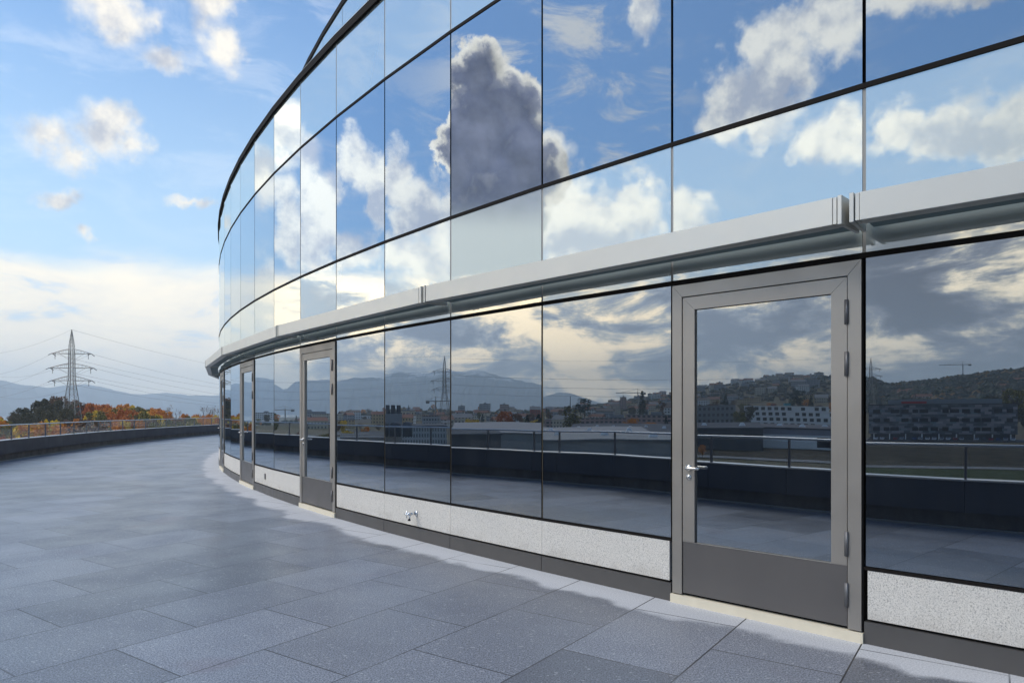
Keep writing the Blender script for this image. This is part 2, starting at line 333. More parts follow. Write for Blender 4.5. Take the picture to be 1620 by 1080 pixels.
# deck paving
def _deck(gg, b):
    p = wpos(gg); x, y, z = gg.sep(p)[:3]
    ux, uy = .5736, .8192
    u = gg.m('ADD', gg.m('MULTIPLY', x, ux), gg.m('MULTIPLY', y, uy)); v = gg.m('ADD', gg.m('MULTIPLY', x, -uy), gg.m('MULTIPLY', y, ux))
    uv = gg.comb(gg.m('ADD', u, 98.35), gg.m('ADD', v, 76.8-2.214+.768))
    br = gg.node('ShaderNodeTexBrick', offset=.5, offset_frequency=2); gg.put(br.inputs['Vector'], uv)
    for k, q in (('Scale', 1.), ('Brick Width', 1.08), ('Row Height', .768), ('Mortar Size', .0056), ('Mortar Smooth', .35), ('Bias', 0.)): br.inputs[k].default_value = q
    br.inputs['Color1'].default_value = (0, 0, 0, 1); br.inputs['Color2'].default_value = (1, 1, 1, 1); br.inputs['Mortar'].default_value = (.5, .5, .5, 1)
    tone = gg.m('MULTIPLY', gg.sep(br.outputs[0])[0], 1.)
    n_f = gg.noise(p, 95, 2, .9); n_m = gg.noise(p, 24, 5, .65); n_l = gg.noise(p, 1.3, 5, .6); n_h = gg.noise(p, 260, 2, .8)
    base = gg.mix(gg.step(n_f, .42, .58), (.026, .032, .044), (.21, .228, .265))
    base = gg.mix(gg.step(n_h, .4, .75, 0., .5), base, (.30, .31, .34))
    base = gg.v('SCALE', base, gg.m('ADD', .82, gg.m('MULTIPLY', tone, .80))); base = gg.mix(gg.step(tone, .90, .96, 0., .30), base, (.30, .31, .33))
    base = gg.mix(gg.step(n_l, .45, .75, 0., .18), base, (.06, .07, .10))
    sl_ = gg.noise(gg.comb(gg.m('MULTIPLY', x, 26.), gg.m('MULTIPLY', y, 60.), 0.), 1., 2, .5); sl2 = gg.noise(gg.comb(gg.m('MULTIPLY', x, 14.), gg.m('MULTIPLY', y, 30.), 4.), 1., 2, .5)
    base = gg.mix(gg.step(sl_, .645, .69, 0., .8), base, (.50, .51, .53)); base = gg.mix(gg.step(sl2, .76, .80, 0., .85), base, (.025, .025, .03)); base = gg.mix(gg.step(sl2, .27, .22, 0., .6), base, (.42, .43, .46))
    redd = gg.step(gg.noise(p, .9, 3, .6), .60, .70, 0., .30); base = gg.mix(redd, base, (.16, .10, .11))
    # dry margin along the facade
    d = gg.m('SUBTRACT', gg.v('LENGTH', gg.v('SUBTRACT', gg.comb(x, y), (CC.x, CC.y, 0.)), out=1), CR)
    edge = gg.m('ADD', gg.m('ADD', d, gg.m('MULTIPLY', gg.m('SUBTRACT', gg.noise(p, 1.5, 3, .5), .5), .55)), gg.m('MULTIPLY', gg.m('SUBTRACT', gg.noise(p, 9, 4, .6), .5), .10))
    edge = gg.m('ADD', edge, gg.m('MULTIPLY', gg.m('SUBTRACT', tone, .5), .10))
    dry = gg.step(edge, gg.step(y, 3., 12., .38, .56), gg.step(y, 3., 12., .27, .36))
    dryc = gg.mix(gg.step(n_f, .3, .7), (.38, .395, .42), (.62, .63, .65))
    base = gg.mix(dry, base, dryc)
    mort = gg.m('MULTIPLY', br.outputs['Fac'], gg.step(gg.noise(p, .8, 3, .6), .32, .48, .35, 1.))
    base = gg.mix(mort, base, (.012, .012, .014))
    gg.put(b.inputs['Base Color'], base)
    r = gg.step(n_l, .3, .7, .27, .38); r = gg.m('ADD', r, gg.m('MULTIPLY', dry, .35)); r = gg.m('ADD', r, gg.m('MULTIPLY', tone, .06)); gg.put(b.inputs['Roughness'], r)
    h = gg.m('SUBTRACT', gg.m('MULTIPLY', n_f, .6), gg.m('MULTIPLY', br.outputs['Fac'], 2.)); bump(gg, b, h, .12, .002)
M['deck'] = mat('damp_stone_pavers', rough=.4, spec=.6, build=_deck)
inner = [FP[i]-ndir(i)*.3 for i in range(-6, 31)]
mb = MB()
outer = off(PP, PN, .03)
ni = len(inner)
# deck sheet as a fan of quads between the facade line and the parapet line
A = [inner[round(k*(ni-1)/(len(outer)-1))] for k in range(len(outer))]
for i in range(len(outer)-1): mb.quad((*outer[i], 0), (*outer[i+1], 0), (*A[i+1], 0), (*A[i], 0))
for k in range(ni-1): pass
deck = mb.build('terrace_deck', M['deck']); deck['kind'] = 'structure'
mb = MB(); strip(mb, off(PP, PN, -.20), A, -12.2, -.02); po = mb.build('terrace_base', M['concrete']); po['kind'] = 'structure'

# ---------------------------------------------------------------- parapet with glass balustrade
par = empty('terrace_parapet', (*PP[12], 0), label='dark curved parapet wall with glass balustrade and steel rail round the terrace', cat='parapet wall')
def rel(P, o=PP[12]): return [p-o for p in P]
def seg_parts(name, material, da, db, z0, z1, gap=.004, bevel=0, i0=0):
    for i in range(i0, len(PP)-1):
        a0, a1 = PP[i]+PN[i]*da-PP[12], PP[i+1]+PN[i+1]*da-PP[12]; b0, b1 = PP[i]+PN[i]*db-PP[12], PP[i+1]+PN[i+1]*db-PP[12]
        t = (a1-a0).normalized()*gap; a0 = a0+t; a1 = a1-t; b0 = b0+t; b1 = b1-t
        MB().hexa([(*a0, z0), (*a1, z0), (*b1, z0), (*b0, z0), (*a0, z1), (*a1, z1), (*b1, z1), (*b0, z1)]).build(name, material, par)
mb = MB(); strip(mb, rel(off(PP, PN, -.16)), rel(off(PP, PN, -.02)), 0, .615); mb.build('wall_core', M['concrete'], par)
mb = MB(); strip(mb, rel(off(PP, PN, -.02)), rel(off(PP, PN, .0)), .0, .22); mb.build('plinth', M['concrete'], par)
mb = MB(); strip(mb, rel(off(PP, PN, .0)), rel(off(PP, PN, .05)), .0, .022); mb.build('drip_edge', M['joint'], par)
seg_parts('cladding_panel', M['dark_clad'], .0, .05, .215, .612, .003)
mb = MB(); strip(mb, rel(off(PP, PN, -.19)), rel(off(PP, PN, .06)), .614, .634); mb.build('coping', M['coping'], par)
seg_parts('glass_pane', M['clear'], -.055, -.045, .66, 1.03, .035)
for i in range(len(PP)):
    c = PP[i]-PN[i]*.05-PP[12]; t = Vector((-PN[i].y, PN[i].x)); n = PN[i]
    q = [c+t*.013+n*.02, c+t*.013-n*.02, c-t*.013-n*.02, c-t*.013+n*.02]
    MB().hexa([(*p, .634) for p in q]+[(*p, 1.05) for p in q]).build('post', M['post'], par)
mb = MB(); mb.tube([(*(p-n*.05-PP[12]), 1.07) for p, n in zip(PP, PN)], .019, 10, False); mb.build('handrail', M['rail'], par, True)

# ---------------------------------------------------------------- glass building
bld = empty('office_building', (*FP[5], 0), label='curved office building with mirror glass facade, white gravel panels and a long awning', cat='building')
O = FP[5]
def fpt(i, s, out, z):
    """point on panel i: s metres along from its right edge, out metres proud of the glass line"""
    p = FP[i]+tdir(i)*s+ndir(i)*out-O; return (p.x, p.y, z)
def slab(mb, i, s0, s1, o0, o1, z0, z1):
    return mb.hexa([fpt(i, s0, o0, z0), fpt(i, s1, o0, z0), fpt(i, s1, o1, z0), fpt(i, s0, o1, z0), fpt(i, s0, o0, z1), fpt(i, s1, o0, z1), fpt(i, s1, o1, z1), fpt(i, s0, o1, z1)])
def piece(name, material, i, s0, s1, o0, o1, z0, z1, parent=None, bevel=0):
    return slab(MB(), i, s0, s1, o0, o1, z0, z1).build(name, material, parent or bld, bevel=bevel)
DOORS = (0, 5, 8, 11)
I0, I1 = -5, 26
ZT1, ZB, ZC, ZD = 2.505, 3.605, 5.63, 6.71
body = []
for i in range(I0, I1+1): body.append(FP[i]-ndir(i)*.035-O)
far_r = body[0]+Vector((22, 12)); far_l = Vector((far_r.x, body[-1].y+8))
poly = body+[body[-1]+Vector((10, 14)), far_l, far_r]
def prism(poly, z0, z1):
    mb = MB(); n = len(poly)
    mb.v = [(*p, z0) for p in poly]+[(*p, z1) for p in poly]
    mb.f = [tuple(reversed(range(n))), tuple(range(n, 2*n))]+[(k, (k+1) % n, n+(k+1) % n, n+k) for k in range(n)]; mb.mi = [0]*len(mb.f); return mb
prism(poly, .0, 6.78).build('wall', M['black'], bld)
gp = .011
for i in range(I0, I1):
    w = PW; door = i in DOORS
    if not door:
        piece('base_plate', M['plate'], i, .003, w-.003, -.03, .012, .0, .142)
        if i in (1, 2, 3, 4, 6, 7, 9, 10) or i < 0 or i > 11: piece('gravel_panel', M['stone'], i, .0015 if (i-1) not in DOORS else .022, w-.0015 if (i+1) not in DOORS else w-.022, -.03, .004, .16, .472)
        piece('vision_pane', M['vision'], i, gp, w-gp, -.03, .0, .50, 2.488)
        piece('pane_edge', M['brass'], i, -.004, .004, -.03, -.003, .50, 2.482)
        piece('transom', M['black'], i, .0, w, -.03, .006, .474, .494)
    piece('transom', M['black'], i, .0, w, -.03, .008, 2.490, 2.525)
    piece('spandrel_pane', M['spandrel'], i, gp, w-gp, -.03, .0, 2.527, 3.586)
    piece('pale_joint', M['joint'], i, -gp+.001, gp-.001, -.03, -.003, 2.527, 3.586)
    piece('transom', M['black'], i, .0, w, -.03, .008, 3.588, 3.622)
    piece('vision_pane', M['vision'], i, gp, w-gp, -.03, .0, 3.624, 5.615)
    piece('transom', M['black'], i, .0, w, -.03, .008, 5.617, 5.649)
    piece('spandrel_pane', M['spandrel'], i, gp, w-gp, -.03, .0, 5.651, 6.668)
    piece('pale_joint', M['joint'], i, -gp+.001, gp-.001, -.03, -.003, 5.651, 6.668)
    piece('roof_edge', M['black'], i, .0, w, -.05, .035, 6.67, 6.775)
    piece('roof_flashing', M['awning'], i, .004, w-.004, -.30, .02, 6.785, 6.80)
# set-back upper storey
US = 1.75
up = [FP[i]-ndir(i-.5)*US for i in range(I0, I1+1)]
def up_piece(name, material, i, o, z0, z1, g_=.009, th=.03):
    k = i-I0; a, b = up[k]-O, up[k+1]-O; t = (b-a).normalized(); n = ndir(i); a = a+t*g_; b = b-t*g_
    MB().hexa([(*(a+n*(o-th)), z0), (*(b+n*(o-th)), z0), (*(b+n*o), z0), (*(a+n*o), z0), (*(a+n*(o-th)), z1), (*(b+n*(o-th)), z1), (*(b+n*o), z1), (*(a+n*o), z1)]).build(name, material, bld)
for i in range(2, I1):
    up_piece('vision_pane', M['vision'], i, .03, 6.80, 8.72); up_piece('transom', M['black'], i, .045, 8.73, 8.77, 0)
    up_piece('spandrel_pane', M['spandrel'], i, .03, 8.78, 9.78); up_piece('roof_edge', M['black'], i, .05, 9.785, 9.90, 0, .12)
upb = [q-O for q in up[7:]]; prism(upb+[upb[-1]+Vector((9, 13)), far_l-Vector((2, 2)), upb[0]+Vector((26, 6))], 6.79, 9.85).build('upper_wall', M['black'], bld)

# doors
for i in DOORS:
    z1 = 2.482; w = PW
    c = FP[i]+tdir(i)*(w/2)-O
    dr = empty('door'); dr.parent = bld
    if i == 0: dr['label'] = 'nearest glazed door with grey metal frame'
    J = .095
    # frame: two jambs and a head with a mitre line
    mb = MB()
    def face(s0, z0, s1, z1_, s2, z2, s3, z3, o0, o1): mb.hexa([fpt(i, s0, o0, z0), fpt(i, s1, o0, z1_), fpt(i, s2, o0, z2), fpt(i, s3, o0, z3), fpt(i, s0, o1, z0), fpt(i, s1, o1, z1_), fpt(i, s2, o1, z2), fpt(i, s3, o1, z3)])
    e = .012
    face(e, .075, J, .075, J, z1-J, e, z1-.001, -.03, .018); face(w-e, .075, w-J, .075, w-J, z1-J, w-e, z1-.001, -.03, .018)
    face(e+.002, z1, J+.002, z1-J+.001, w-J-.002, z1-J+.001, w-e-.002, z1, -.03, .018)
    mb.build('door_frame', M['door'], dr)
    L0, L1 = J+.006, w-J-.006; zt = z1-J-.007; zb = .088; ST = .10; gt = zt-.10; gb = .485
    mb = MB()
    face(L0, gb+.004, L0+ST, gb+.004, L0+ST, gt, L0, zt, -.02, .012); face(L1, gb+.004, L1-ST, gb+.004, L1-ST, gt, L1, zt, -.02, .012)
    face(L0+.0015, zt, L0+ST+.0015, gt+.001, L1-ST-.0015, gt+.001, L1-.0015, zt, -.02, .012)
    mb.build('leaf_frame', M['door'], dr)
    piece('kick_panel', M['doorp'], i, L0, L1, -.02, .010, zb, gb, dr)
    piece('panel_lip', M['door'], i, L0, L1, -.018, .013, gb, gb+.003, dr)
    piece('glass_pane', M['vision'], i, L0+ST+.004, L1-ST-.004, -.026, -.010, gb+.006, gt-.004, dr)
    piece('threshold', M['sill'], i, .0, w, -.03, .03, .0, .066, dr)
    for hz0 in (2.07, 1.73, .55, .215):
        mb = MB(); mb.tube([fpt(i, J+.003, .026, hz0), fpt(i, J+.003, .026, hz0+.16)], .0095, 10)
        slab(mb, i, J+.003, J+.020, .010, .022, hz0, hz0+.16); mb.build('hinge', M['hinge'], dr, True)
    hs = L1-.052; hz0 = 1.062
    mb = MB(); mb.tube([fpt(i, hs, .012, hz0), fpt(i, hs, .022, hz0)], .026, 20)
    mb.tube([fpt(i, hs, .012, hz0-.072), fpt(i, hs, .018, hz0-.072)], .022, 20); mb.tube([fpt(i, hs, .018, hz0-.072), fpt(i, hs, .026, hz0-.072)], .009, 12)
    mb.build('lock_plate', M['steel'], dr, True)
    mb = MB(); pts = [fpt(i, hs, .02, hz0), fpt(i, hs, .052, hz0), fpt(i, hs-.006, .064, hz0), fpt(i, hs-.02, .068, hz0), fpt(i, hs-.085, .066, hz0), fpt(i, hs-.10, .060, hz0), fpt(i, hs-.105, .045, hz0)]
    mb.tube(pts, [.010, .010, .011, .011, .0105, .010, .009], 12); mb.build('handle', M['steel'], dr, True)
    for s0 in (.003, w-.011): piece('edge_seal', M['black'], i, s0, s0+.008, -.03, .006, .07, 2.482, dr)
# awning: straight boxes three panels long
AO = .37
def awn(i0, i1):
    a = FP[i0]+ndir(i0-.5)*AO; b = FP[i1]+ndir(i1-.5)*AO; t = (b-a).normalized(); n = Vector((-t.y, t.x));
    if n.dot(ndir(i0)) < 0: n = -n
    aw = empty('awning'); aw.parent = bld
    def bx(name, material, u0, u1, v0, v1, z0, z1, from_b=False, bevel=0):
        o = b if from_b else a; q = [o+t*u0+n*v0-O, o+t*u1+n*v0-O, o+t*u1+n*v1-O, o+t*u0+n*v1-O]
        MB().hexa([(*p, z0) for p in q]+[(*p, z1) for p in q]).build(name, material, aw, bevel=bevel)
    L = (b-a).length; g0 = .022
    bx('fascia', M['awning'], g0+.056, L-g0-.056, -.115, .0, 2.647, 2.815, bevel=.002)
    for k, fb in ((1, False), (-1, True)):
        bx('trim_strip', M['awning'], k*(g0+.032), k*(g0+.053), -.11, -.003, 2.649, 2.813, fb)
        bx('end_cap', M['awning'], k*g0, k*(g0+.024), -.30, .004, 2.642, 2.819, fb, bevel=.0015)
    # tray behind the fascia, reaching back to the glass
    m_b = MB(); N = 12
    for q in range(N):
        u0, u1 = g0+.06+(L-2*g0-.12)*q/N, g0+.06+(L-2*g0-.12)*(q+1)/N
        def back(u):
            p = a+t*u
            return -max(.12, (p-CC).length-CR-.03)
        P4 = [a+t*u0-n*.118-O, a+t*u1-n*.118-O, a+t*u1+n*back(u1)-O, a+t*u0+n*back(u0)-O]
        m_b.hexa([(*p, 2.672) for p in P4]+[(*p, 2.69) for p in P4])
    m_b.build('soffit', M['soffit'], aw)
    
for i0 in (-3, 0, 3, 6, 9, 12, 15, 18): awn(i0, i0+3)
# outdoor tap
tp = empty('outdoor_tap', fpt(2, .86, 0, 0)); 
TI, TS, TZ = 3, 0.68, .31
tp.location = fpt(TI, TS, 0, 0); tp.parent = bld
def tq(s, o_, z): p = tdir(TI)*s+ndir(TI)*o_; return (p.x, p.y, z)
mb = MB(); mb.tube([tq(0, .004, TZ), tq(0, .012, TZ)], .030, 18); mb.tube([tq(0, .01, TZ), tq(0, .10, TZ)], [.015, .013], 12); mb.tube([tq(0, .085, TZ), tq(0, .12, TZ+.0)], .019, 12)
mb.build('tap_body', M['chrome'], tp, True)
mb = MB(); mb.tube([tq(0, .075, TZ), tq(0, .095, TZ-.03), tq(0, .10, TZ-.06)], [.010, .010, .011], 10); mb.build('spout', M['chrome'], tp, True)
mb = MB(); mb.tube([tq(0, .10, TZ-.06), tq(0, .102, TZ-.078)], .016, 12); mb.build('hose_nozzle', M['rubber'], tp, True)
mb = MB(); mb.tube([tq(-.04, .137, TZ), tq(.04, .137, TZ)], .007, 8); mb.tube([tq(0, .137, TZ-.04), tq(0, .137, TZ+.04)], .007, 8); mb.tube([tq(0, .12, TZ), tq(0, .15, TZ)], .010, 10)
mb.build('turn_handle', M['chrome'], tp, True)
# small hose plate on a gravel panel further along
piece('wall_socket', M['doorp'], 7, .55, .60, .004, .02, .27, .37)
# ---------------------------------------------------------------- terrain, lake, mountains
GZ = -12.0; LAKE = -46.0
def interp(T, x):
    if x <= T[0][0]: return T[0][1]
    for (a, u), (b, v) in zip(T, T[1:]):
        if x <= b: return u+(v-u)*(x-a)/(b-a)
    return T[-1][1]
# ridge height in metres over azimuth, reached at RIDGE metres from the terrace
HILL = [(0, -50), (44, -50), (56, -30), (64, -6), (70, 2), (84, 0), (92, 6), (96, 14), (101, 34), (106, 50), (110, 66), (114, 78), (119, 84), (124, 40), (127, 46), (131, 57), (140, 62), (180, 60), (181, 60)]
RIDGE = [(0, 1800), (90, 1800), (118, 1900), (123, 1300), (180, 1300)]
def sstep(a, b, x): t = max(0, min(1, (x-a)/(b-a))); return t*t*(3-2*t)
def ground(x, y):
    a, d = azd(Vector((x, y)))
    if a < -90: a = 180
    a = max(0, a); h = interp(HILL, a); r = interp(RIDGE, a)
    z = GZ+(h-GZ)*sstep(420 if h > GZ else 650, r, d)
    if d > r and h > GZ: z = h+(min(h, -30)-h)*sstep(r, r*2.2, d)
    if d > 60: z += noise.noise(Vector((x*.004, y*.004, 3)))*min(4, (d-60)*.01)*(1 if h > GZ else .4)
    if d > 500 and h > 20: z += noise.noise(Vector((x*.0022, y*.0022, 9)))*7*sstep(500, 1500, d)
    return z
def _ground(gg, b):
    p = wpos(gg); n = gg.noise(p, .02, 6, .6); n2 = gg.noise(p, .25, 6, .65); n3 = gg.noise(p, .004, 4, .5)
    c = gg.mix(gg.step(n, .35, .65), (.085, .066, .042), (.080, .078, .036)); c = gg.mix(gg.step(n2, .35, .7), c, (.14, .11, .07)); c = gg.mix(gg.step(n3, .5, .6, 0., .7), c, (.085, .075, .07))
    gg.put(b.inputs['Base Color'], c)
M['ground'] = mat('dry_ground', rough=.95, spec=.1, build=_ground)
rings = [8, 40, 80, 120, 160, 200, 260, 330, 420, 520, 640, 780, 940, 1100, 1260, 1400, 1600, 1800, 1950, 2200, 2600, 3200, 4000]
NA = 120
me_v = []; me_f = []
for r in rings:
    for k in range(NA):
        a = 2*pi*k/NA; x, y = -sin(a)*r, cos(a)*r; z = ground(x, y)
        me_v.append((x, y, -13 if r < 20 else z))
for i in range(len(rings)-1):
    for k in range(NA): me_f.append((i*NA+k, i*NA+(k+1) % NA, (i+1)*NA+(k+1) % NA, (i+1)*NA+k))
me_f.append(tuple(range(NA)))
me = bpy.data.meshes.new('ground'); me.from_pydata(me_v, [], me_f); me.update()
o = link('ground', me, M['ground'], smooth=True); o['kind'] = 'structure'
def _water(gg, b): bump(gg, b, gg.noise(wpos(gg), .05, 4, .6), .25, 1.)
M['water'] = mat('lake_water', (.02, .04, .06), .22, build=_water)
mb = MB(); mb.cur = 0
for k in range(96):
    a0, a1 = 2*pi*k/96, 2*pi*(k+1)/96
    mb.quad((-sin(a0)*900, cos(a0)*900, LAKE), (-sin(a1)*900, cos(a1)*900, LAKE), (-sin(a1)*16000, cos(a1)*16000, LAKE), (-sin(a0)*16000, cos(a0)*16000, LAKE))
o = mb.build('lake', M['water']); o['kind'] = 'structure'
# mountains across the lake: skyline as (azimuth, tan of elevation) of the ridges
SKY1 = [(-20, .030), (5, .034), (20, .022), (23.5, .0205), (25.5, .0215), (27, .0245), (28.3, .0215), (29.5, .0235), (31, .030), (32, .034), (33, .031), (34.2, .0285), (36.9, .036), (38, .037), (42, .041), (43, .040), (46.6, .046), (48, .044), (50, .040), (51.6, .036), (52.4, .028), (53.0, .040), (53.6, .041), (57.2, .044), (59.9, .042), (63.5, .043), (65, .048), (66.5, .0465), (67.3, .045), (70, .052), (72, .056), (74, .054), (76.3, .061), (79.9, .060), (82, .061), (84, .052), (85.5, .046), (87.5, .040), (91, .018), (92.5, .026), (93.4, .024), (96, .010), (110, .008), (180, .03)]
mv = []; mf = []; RR = [7600, 8300, 9000, 9800, 10800, 12500]; NB = 700
for j, r in enumerate(RR):
    for k in range(NB):
        a = -25+200*k/(NB-1); h = interp(SKY1, a)*10800
        q = Vector((a*.35, r*.0011, 0)); nn = noise.fractal(q, 1, 2, 6)
        fr = noise.fractal(Vector((a*1.5, r*.002, 5)), 1, 2, 5)
        t = (0, .16, .42, .72, 1, .55)[j]
        z = LAKE+(h-LAKE)*t*(1+(0.16*nn if j < 4 else 0))+fr*h*(.10 if j < 4 else .035)
        if j == 0: z = LAKE-20
        rr = r+nn*350
        mv.append((-sin(R(a))*rr, cos(R(a))*rr, z))
for j in range(len(RR)-1):
    for k in range(NB-1): mf.append((j*NB+k, j*NB+k+1, (j+1)*NB+k+1, (j+1)*NB+k))
me = bpy.data.meshes.new('mountains'); me.from_pydata(mv, [], mf); me.update()
def _mount(gg, b):
    p = wpos(gg); z = gg.sep(p)[2]; n = gg.noise(gg.v('MULTIPLY', p, (1, 1, 2)), .0022, 8, .65)
    c = gg.mix(gg.step(n, .4, .6), (.05, .075, .11), (.10, .13, .17))  # rock colours tinted blue, distance haze painted in besides the haze volume
    sn = gg.step(gg.m('ADD', z, gg.m('MULTIPLY', gg.m('SUBTRACT', n, .5), 900.)), 470, 640)
    gg.put(b.inputs['Base Color'], gg.mix(sn, c, (.7, .72, .75)))
M['mount'] = mat('haze_tinted_rock', rough=.95, spec=.1, build=_mount)
o = link('mountains', me, M['mount']); o['kind'] = 'structure'

# ---------------------------------------------------------------- trees
def leafmat(name, c1, c2, rough=.7):
    def f(gg, b):
        oi = gg.node('ShaderNodeObjectInfo'); p = objc(gg)
        n = gg.noise(p, .55, 3, .6); n2 = gg.noise(p, 3.5, 2, .6)
        t = gg.m('ADD', gg.m('MULTIPLY', gg.step(n, .3, .7), .55), gg.m('MULTIPLY', oi.outputs['Random'], .45))
        c = gg.mix(t, c1, c2); c = gg.mix(gg.step(n2, .35, .75, 0, .45), c, tuple(q*.6 for q in c1)); gg.put(b.inputs['Base Color'], c)
    return mat(name, c1, rough, spec=.2, build=f)
LM = {'orange': leafmat('orange_leaves', (.58, .20, .03), (.74, .34, .045)), 'red': leafmat('russet_leaves', (.46, .12, .03), (.62, .22, .04)),
      'yellow': leafmat('yellow_leaves', (.66, .43, .035), (.80, .58, .05)), 'olive': leafmat('olive_leaves', (.14, .13, .04), (.26, .21, .05)),
      'dark': leafmat('dark_leaves', (.065, .065, .038), (.12, .10, .05)), 'green': leafmat('conifer_needles', (.022, .040, .026), (.035, .055, .03)),
      'brown': leafmat('brown_leaves', (.17, .10, .06), (.25, .14, .08))}
M['bark'] = varied((.10, .08, .065), .2, 2, .9)
def tree_meshes(kind, seed):
    r = random.Random(seed); H = 1.0
    mb = MB(); bend = [(0, 0, 0)]
    for k in range(1, 5): bend.append((r.uniform(-.02, .02)*k, r.uniform(-.02, .02)*k, .17*k))
    cr = MB()
    lobes = []
    if kind == 'round' or kind == 'bare':
        mb.tube(bend, [.026, .022, .018, .013, .007], 7)
        for k in range(11):
            a = r.uniform(0, 6.28); z0 = r.uniform(.22, .60); L = r.uniform(.20, .36)*(1-.4*z0); e = r.uniform(.4, 1.1)
            p1 = (cos(a)*L*cos(e)*.5, sin(a)*L*cos(e)*.5, z0+L*sin(e)*.5); p2 = (cos(a+.2)*L*cos(e)*1.1, sin(a+.2)*L*cos(e)*1.1, z0+L*sin(e)+.05)
            mb.tube([(0, 0, z0-.02), p1, p2], [.011, .008, .003], 5)
            if kind == 'bare':
                for q in range(9):
                    a2 = a+r.uniform(-1.2, 1.2); L2 = r.uniform(.08, .2); s = r.uniform(.4, 1); b0 = Vector(p1).lerp(Vector(p2), s)
                    mb.tube([b0, b0+Vector((cos(a2)*L2*.6, sin(a2)*L2*.6, L2))], [.004, .0012], 4)
        nl = 26
        for k in range(nl):
            a = r.uniform(0, 6.28); u = r.uniform(0, 1); zz = .30+.62*u; rad = .30*sin(pi*min(1, .12+.86*(1-u)**.8))*r.uniform(.55, 1)
            lobes.append((cos(a)*rad, sin(a)*rad, zz, r.uniform(.085, .14)*(1.15-.4*u)))
        nleaf, ls = (72, .030) if kind == 'round' else (16, .016)
    elif kind == 'poplar':
        mb.tube([(0, 0, 0), (0, 0, .9)], [.018, .003], 6)
        for k in range(15):
            u = k/23; a = r.uniform(0, 6.28); rad = .075*sin(pi*(.15+.8*u))*r.uniform(.3, 1); lobes.append((cos(a)*rad, sin(a)*rad, .1+.86*u, .062*(1.1-.6*u)))
        nleaf, ls = 48, .020
    elif kind == 'conifer':
        mb.tube([(0, 0, 0), (0, 0, .95)], [.022, .003], 6)
        for k in range(15):
            u = k/14; rad = .20*(1-u)**.85+.012
            for q in range(7 if u < .7 else 4):
                a = r.uniform(0, 6.28); lobes.append((cos(a)*rad*.75, sin(a)*rad*.75, .10+.87*u-rad*.15, .050*(1.15-.6*u)))
        nleaf, ls = 20, .022
    elif kind == 'pine':
        mb.tube([(0, 0, 0), (.02, 0, .5), (0, .01, .86)], [.026, .018, .006], 7)
        for k in range(22):
            a = r.uniform(0, 6.28); rad = r.uniform(.04, .26); lobes.append((cos(a)*rad, sin(a)*rad, r.uniform(.42, .92)-rad*.4, r.uniform(.06, .10)))
        nleaf, ls = 55, .024
    for (lx, ly, lz, lr) in lobes:
        for q in range(nleaf):
            d = Vector((r.gauss(0, 1), r.gauss(0, 1), r.gauss(0, 1))).normalized()*(lr*r.uniform(.55, 1.06)); c = Vector((lx, ly, lz))+d
            u = Vector((r.gauss(0, 1), r.gauss(0, 1), r.gauss(0, 1))).normalized(); w = u.cross(Vector((r.gauss(0, 1), r.gauss(0, 1), r.gauss(0, 1)))).normalized()
            s = ls*r.uniform(.55, 1.1); cr.quad(c-u*s, c+w*s*.7, c+u*s, c-w*s*.7)
    return mb.mesh('trunk'), cr.mesh('crown')
LIB = {}
def tree_lib(kind, leaf, n=3):
    k = (kind, leaf)
    if k not in LIB:
        L = []
        for q in range(n):
            base = LIB.get((kind, '_m', q))
            if not base: base = LIB[(kind, '_m', q)] = tree_meshes(kind, 11+q*7+len(kind))
            t, c = base; c2 = c.copy(); c2.materials.clear(); c2.materials.append(LM[leaf])
            if not t.materials: t.materials.append(M['bark'])
            L.append((t, c2))
        LIB[k] = L
    return LIB[k]
NAMES = {'round': 'broadleaf_tree', 'bare': 'bare_tree', 'poplar': 'poplar_tree', 'conifer': 'conifer_tree', 'pine': 'pine_tree'}
def tree(p, h, kind='round', leaf='orange', label='', group=None, wide=1., sink=0):
    t, c = rnd.choice(tree_lib(kind, leaf))
    e_ = empty(NAMES[kind], (p[0], p[1], ground(p[0], p[1])-sink), rnd.uniform(0, 6.28), label=label, cat='tree', group=group)
    e_.scale = (h*wide, h*wide, h)
    for n_, m__ in (('trunk', t), ('crown', c)):
        q = bpy.data.objects.new(n_, m__); col.objects.link(q); q.parent = e_
    return e_
CN = {'orange': 'orange', 'red': 'russet red', 'yellow': 'golden yellow', 'olive': 'olive green', 'dark': 'dark grey-green', 'green': 'deep green', 'brown': 'brown', }
